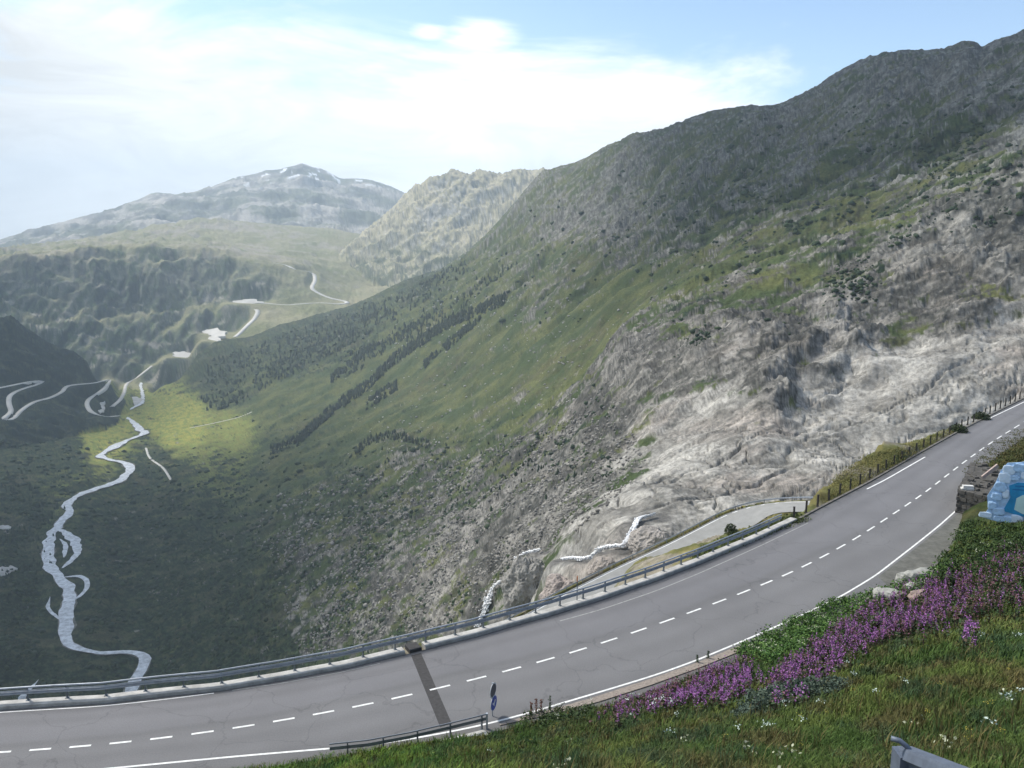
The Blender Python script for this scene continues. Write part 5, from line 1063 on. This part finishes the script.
def shrub(px_, py_, rad, hgt, label, lo, hi):
    (x,), (y,), (z,) = fcast(px_, py_, lo, hi); root = empty('dark_shrub', (x, y, z - .05), label, 'shrub'); b = MB()
    for i in range(7):
        a = random.uniform(0, 6.28); e = Vector((math.cos(a) * rad * .7, math.sin(a) * rad * .7, hgt * .8)); b.tube([(0, 0, 0), e * .5, e], [.04, .03, .01], 5)
    b.build('stem', m_post, root); n = 900; u = RNG.normal(size=(n, 3)); u /= np.linalg.norm(u, axis=1)[:, None]; u[:, 2] = np.abs(u[:, 2]); q = u * (RNG.random((n, 1)) ** .4) * [rad, rad, hgt]
    vv, tt, cc2 = quads(q, RNG.uniform(.12, .3, n), lerp(np.array((.03, .045, .02)) * np.ones((n, 1)), np.array((.06, .08, .035)), RNG.random((n, 1))), .5); link('foliage', np_mesh('foliage', vv, tt, 3, cc2), M['grass'], root)
shrub(731, 533, 1.0, 1.5, 'small dark shrub alone on the lower road edge', 100, 300)
for q_, lb in ((at_z(981, 421, ROADZ), 'upper dark shrub among the verge posts at the right'), (at_z(958, 434, ROADZ), 'lower dark shrub below the other one among the verge posts')):
    _r = float(np.hypot(*q_)); _x, _y = proj(np.arctan2(q_[0], q_[1]), ROADZ / (_r + 1.6) * 1.0); _f = fcast
    fcast = lambda *a: ([q_[0] * (1 + 1.6 / _r)], [q_[1] * (1 + 1.6 / _r)], [ROADZ])
    shrub(0, 0, 1.2, 1.0, lb, 0, 0); fcast = _f

# ------------------------------------------------------------------ light, sky, air
SUN_AZ, SUN_EL = R(-55), R(48)
sd = bpy.data.lights.new('sun', 'SUN'); sd.energy = 3.4; sd.angle = R(9); sd.color = (1, .95, .87)
so = bpy.data.objects.new('sun', sd); COL.objects.link(so)
dirv = Vector((math.sin(SUN_AZ) * math.cos(SUN_EL), math.cos(SUN_AZ) * math.cos(SUN_EL), math.sin(SUN_EL)))
so.rotation_euler = dirv.to_track_quat('Z', 'Y').to_euler(); so.location = (0, 0, 400)
w = bpy.data.worlds.new('World'); sc.world = w; w.use_nodes = True; nt = w.node_tree; N = nt.nodes; Lk = nt.links
bg = N['Background']; bg.inputs['Strength'].default_value = .125
sky = N.new('ShaderNodeTexSky'); sky.sky_type = 'NISHITA'; sky.sun_disc = False; sky.sun_elevation = SUN_EL; sky.sun_rotation = SUN_AZ; sky.altitude = 2200; sky.dust_density = 1.2
tc = N.new('ShaderNodeTexCoord')
def math_(op, a, b=None, c=None, clamp=False):
    n = N.new('ShaderNodeMath'); n.operation = op; n.use_clamp = clamp
    for i, v in enumerate((a, b, c)):
        if v is None: continue
        if isinstance(v, (int, float)): n.inputs[i].default_value = v
        else: Lk.new(v, n.inputs[i])
    return n.outputs[0]
sx = N.new('ShaderNodeSeparateXYZ'); Lk.new(tc.outputs['Generated'], sx.inputs[0]); X, Y, Z = sx.outputs
az = math_('ARCTAN2', X, Y)                       # bearing, left negative
zc = math_('MAXIMUM', Z, .02)
# cloud layer seen on a plane overhead
comb = N.new('ShaderNodeCombineXYZ'); zz = math_('ADD', zc, .10)
Lk.new(math_('DIVIDE', X, zz), comb.inputs[0]); Lk.new(math_('DIVIDE', Y, zz), comb.inputs[1])
def noise(vec, s, d=8, r=.6, dist=.3):
    n = N.new('ShaderNodeTexNoise'); n.inputs['Scale'].default_value = s; n.inputs['Detail'].default_value = d; n.inputs['Roughness'].default_value = r; n.inputs['Distortion'].default_value = dist
    Lk.new(vec, n.inputs['Vector']); return n.outputs['Fac']
stretch = N.new('ShaderNodeMapping'); stretch.inputs['Scale'].default_value = (1, 1, 3.2); Lk.new(tc.outputs['Generated'], stretch.inputs[0])
n1 = noise(stretch.outputs[0], 3.4, 10, .6, .6); n2 = noise(comb.outputs[0], .9, 8, .6)
nn = math_('ADD', math_('MULTIPLY', math_('SUBTRACT', math_('ADD', math_('MULTIPLY', n1, .7), math_('MULTIPLY', n2, .3)), .5), 1.7), .5)
# coverage: heavy to the left and low down, clear high up and to the right
cov_l = math_('MULTIPLY', math_('SUBTRACT', -.10, az), .62)
lowc = math_('MULTIPLY', math_('SUBTRACT', .185, Z), 4.2)
right = math_('MULTIPLY', math_('MAXIMUM', math_('SUBTRACT', az, .28), 0), -3.2)
cov = math_('ADD', math_('ADD', math_('MINIMUM', math_('MAXIMUM', cov_l, -.05), .12), math_('MINIMUM', math_('MAXIMUM', lowc, -.14), .34)), right)
dens = math_('ADD', math_('ADD', nn, cov), math_('MULTIPLY', math_('MINIMUM', math_('MAXIMUM', math_('SUBTRACT', Z, .30), 0), .25), .8))
for px_, py_, wd in ((482, 30, .050), (428, 31, .022), (30, 120, .05), (150, 125, .07)):
    a_, e_ = ray(px_, py_); d0 = Vector((math.sin(a_), math.cos(a_), float(e_))).normalized(); sb = N.new('ShaderNodeVectorMath'); sb.operation = 'SUBTRACT'; Lk.new(tc.outputs['Generated'], sb.inputs[0]); sb.inputs[1].default_value = d0
    ml_ = N.new('ShaderNodeVectorMath'); ml_.operation = 'MULTIPLY'; ml_.inputs[1].default_value = (1, 1, 2.2); Lk.new(sb.outputs[0], ml_.inputs[0]); ln_ = N.new('ShaderNodeVectorMath'); ln_.operation = 'LENGTH'; Lk.new(ml_.outputs[0], ln_.inputs[0])
    dens = math_('ADD', dens, math_('MULTIPLY', math_('MAXIMUM', math_('SUBTRACT', 1.0, math_('DIVIDE', ln_.outputs['Value'], wd)), 0), .34))
mr = N.new('ShaderNodeMapRange'); mr.interpolation_type = 'SMOOTHSTEP'; mr.inputs[1].default_value = .40; mr.inputs[2].default_value = .80; Lk.new(dens, mr.inputs[0])
# brightness of cloud: glaring near the sun side low centre, greyer far left
cr = N.new('ShaderNodeMapRange'); cr.inputs[1].default_value = -.62; cr.inputs[2].default_value = -.05; cr.inputs[3].default_value = 5.4; cr.inputs[4].default_value = 9.2; Lk.new(az, cr.inputs[0])
tex = N.new('ShaderNodeMapRange'); tex.inputs[1].default_value = .35; tex.inputs[2].default_value = .65; tex.inputs[3].default_value = .84; tex.inputs[4].default_value = 1.08; Lk.new(noise(stretch.outputs[0], 7, 8, .6, .8), tex.inputs[0])
cb = math_('MULTIPLY', cr.outputs[0], tex.outputs[0])
cc = N.new('ShaderNodeVectorMath'); cc.operation = 'SCALE'; cc.inputs[0].default_value = (.955, .985, 1.0); Lk.new(cb, cc.inputs['Scale'])
skb = N.new('ShaderNodeVectorMath'); skb.operation = 'MULTIPLY'; skb.inputs[1].default_value = (1.25, 1.25, 1.2); Lk.new(sky.outputs[0], skb.inputs[0])
mx = N.new('ShaderNodeMix'); mx.data_type = 'RGBA'; Lk.new(mr.outputs[0], mx.inputs[0]); Lk.new(skb.outputs[0], mx.inputs[6]); Lk.new(cc.outputs[0], mx.inputs[7])
Lk.new(mx.outputs[2], bg.inputs['Color'])
# cloud meshes added overhead, out of the picture, outlined by the shade wanted below
cm = bpy.data.materials.new('cloud_white'); cm.use_nodes = True; cn = cm.node_tree; cn.nodes.remove(cn.nodes['Principled BSDF'])
df = cn.nodes.new('ShaderNodeBsdfDiffuse'); tl = cn.nodes.new('ShaderNodeBsdfTranslucent'); ms = cn.nodes.new('ShaderNodeMixShader'); ms.inputs[0].default_value = .62
for q in (df, tl): q.inputs['Color'].default_value = (.93, .94, .96, 1)
cn.links.new(df.outputs[0], ms.inputs[1]); cn.links.new(tl.outputs[0], ms.inputs[2]); cn.links.new(ms.outputs[0], cn.nodes['Material Output'].inputs['Surface'])
def shade_cloud(poly, alt, thick, label, sd):
    P = np.array(poly, float); H = alt + 300; P = P + np.array([dirv.x, dirv.y]) / dirv.z * H; c = P.mean(0); nA, nR = 220, 44
    a = np.linspace(0, 2 * math.pi, nA, endpoint=False); pa = np.arctan2(P[:, 1] - c[1], P[:, 0] - c[0]); pr = np.hypot(*(P - c).T); o = np.argsort(pa)
    rad = np.interp(a, np.r_[pa[o] - 2 * math.pi, pa[o], pa[o] + 2 * math.pi, pa[o] + 4 * math.pi], np.tile(pr[o], 4)); rad = rad * (1 + .10 * fbm(np.cos(a) * 3 + sd, np.sin(a) * 3, 5, sd, .65))
    V = []; rho = np.sin(np.linspace(0, math.pi / 2, nR + 1))[1:]
    for sgn, th in ((1, thick), (-1, thick * .35)):
        for q in rho:
            x = c[0] + np.cos(a) * rad * q; y = c[1] + np.sin(a) * rad * q; z = alt + sgn * th * math.sqrt(max(0, 1 - q * q)) * (.75 + .5 * np.abs(fbm(x / 500, y / 500, 5, sd + 9, .6)))
            V.append(np.stack([x, y, z], 1))
    n0 = 2 * nR * nA; V = np.concatenate(V + [np.array([[c[0], c[1], alt + thick], [c[0], c[1], alt - thick * .35]])]); Fs = []
    for h_ in range(2):
        b0 = h_ * nR * nA
        Fs += [(b0 + i, b0 + (i + 1) % nA, n0 + h_) for i in range(nA)]
        for k in range(nR - 1): Fs += [(b0 + k * nA + i, b0 + (k + 1) * nA + i, b0 + (k + 1) * nA + (i + 1) % nA, b0 + k * nA + (i + 1) % nA) for i in range(nA)]
    me = bpy.data.meshes.new('shade_cloud'); me.from_pydata(V.tolist(), [], Fs); o = link('shade_cloud', me, cm, smooth=True); o['kind'] = 'structure'
shade_cloud([(-1500, 700), (-1250, 1300), (-870, 1900), (-600, 1950), (-480, 1500), (-300, 1150), (-150, 820), (-500, 650)], 1500, 300, '', 3)
shade_cloud([(-2300, 1500), (-2300, 2900), (-1600, 3050), (-1180, 2800), (-1120, 2350), (-1350, 1950), (-1700, 1400)], 1480, 260, '', 8)
shade_cloud([(350, 950), (520, 1600), (800, 2100), (1500, 2300), (2300, 1500), (2300, 700), (1200, 420), (700, 560)], 1700, 350, '', 13)
# the air
hz = MB(); hz.box((0, 6500, 90), (28000, 16000, 1700)); hm = bpy.data.materials.new('mountain_air'); hm.use_nodes = True; hn = hm.node_tree
hn.nodes.remove(hn.nodes['Principled BSDF']); pv = hn.nodes.new('ShaderNodeVolumePrincipled')
pv.inputs['Color'].default_value = (.74, .87, 1, 1); pv.inputs['Density'].default_value = 8.2e-5; pv.inputs['Anisotropy'].default_value = .1
hn.links.new(pv.outputs[0], hn.nodes['Material Output'].inputs['Volume'])
h = hz.build('haze', hm); h['kind'] = 'stuff'; h.display_type = 'WIRE'
sc.view_settings.view_transform = 'Standard'; sc.view_settings.look = 'None'; sc.view_settings.exposure = .52; sc.view_settings.gamma = 1
sc.cycles.volume_bounces = 1; sc.cycles.max_bounces = 6; sc.cycles.diffuse_bounces = 3; sc.cycles.transparent_max_bounces = 8
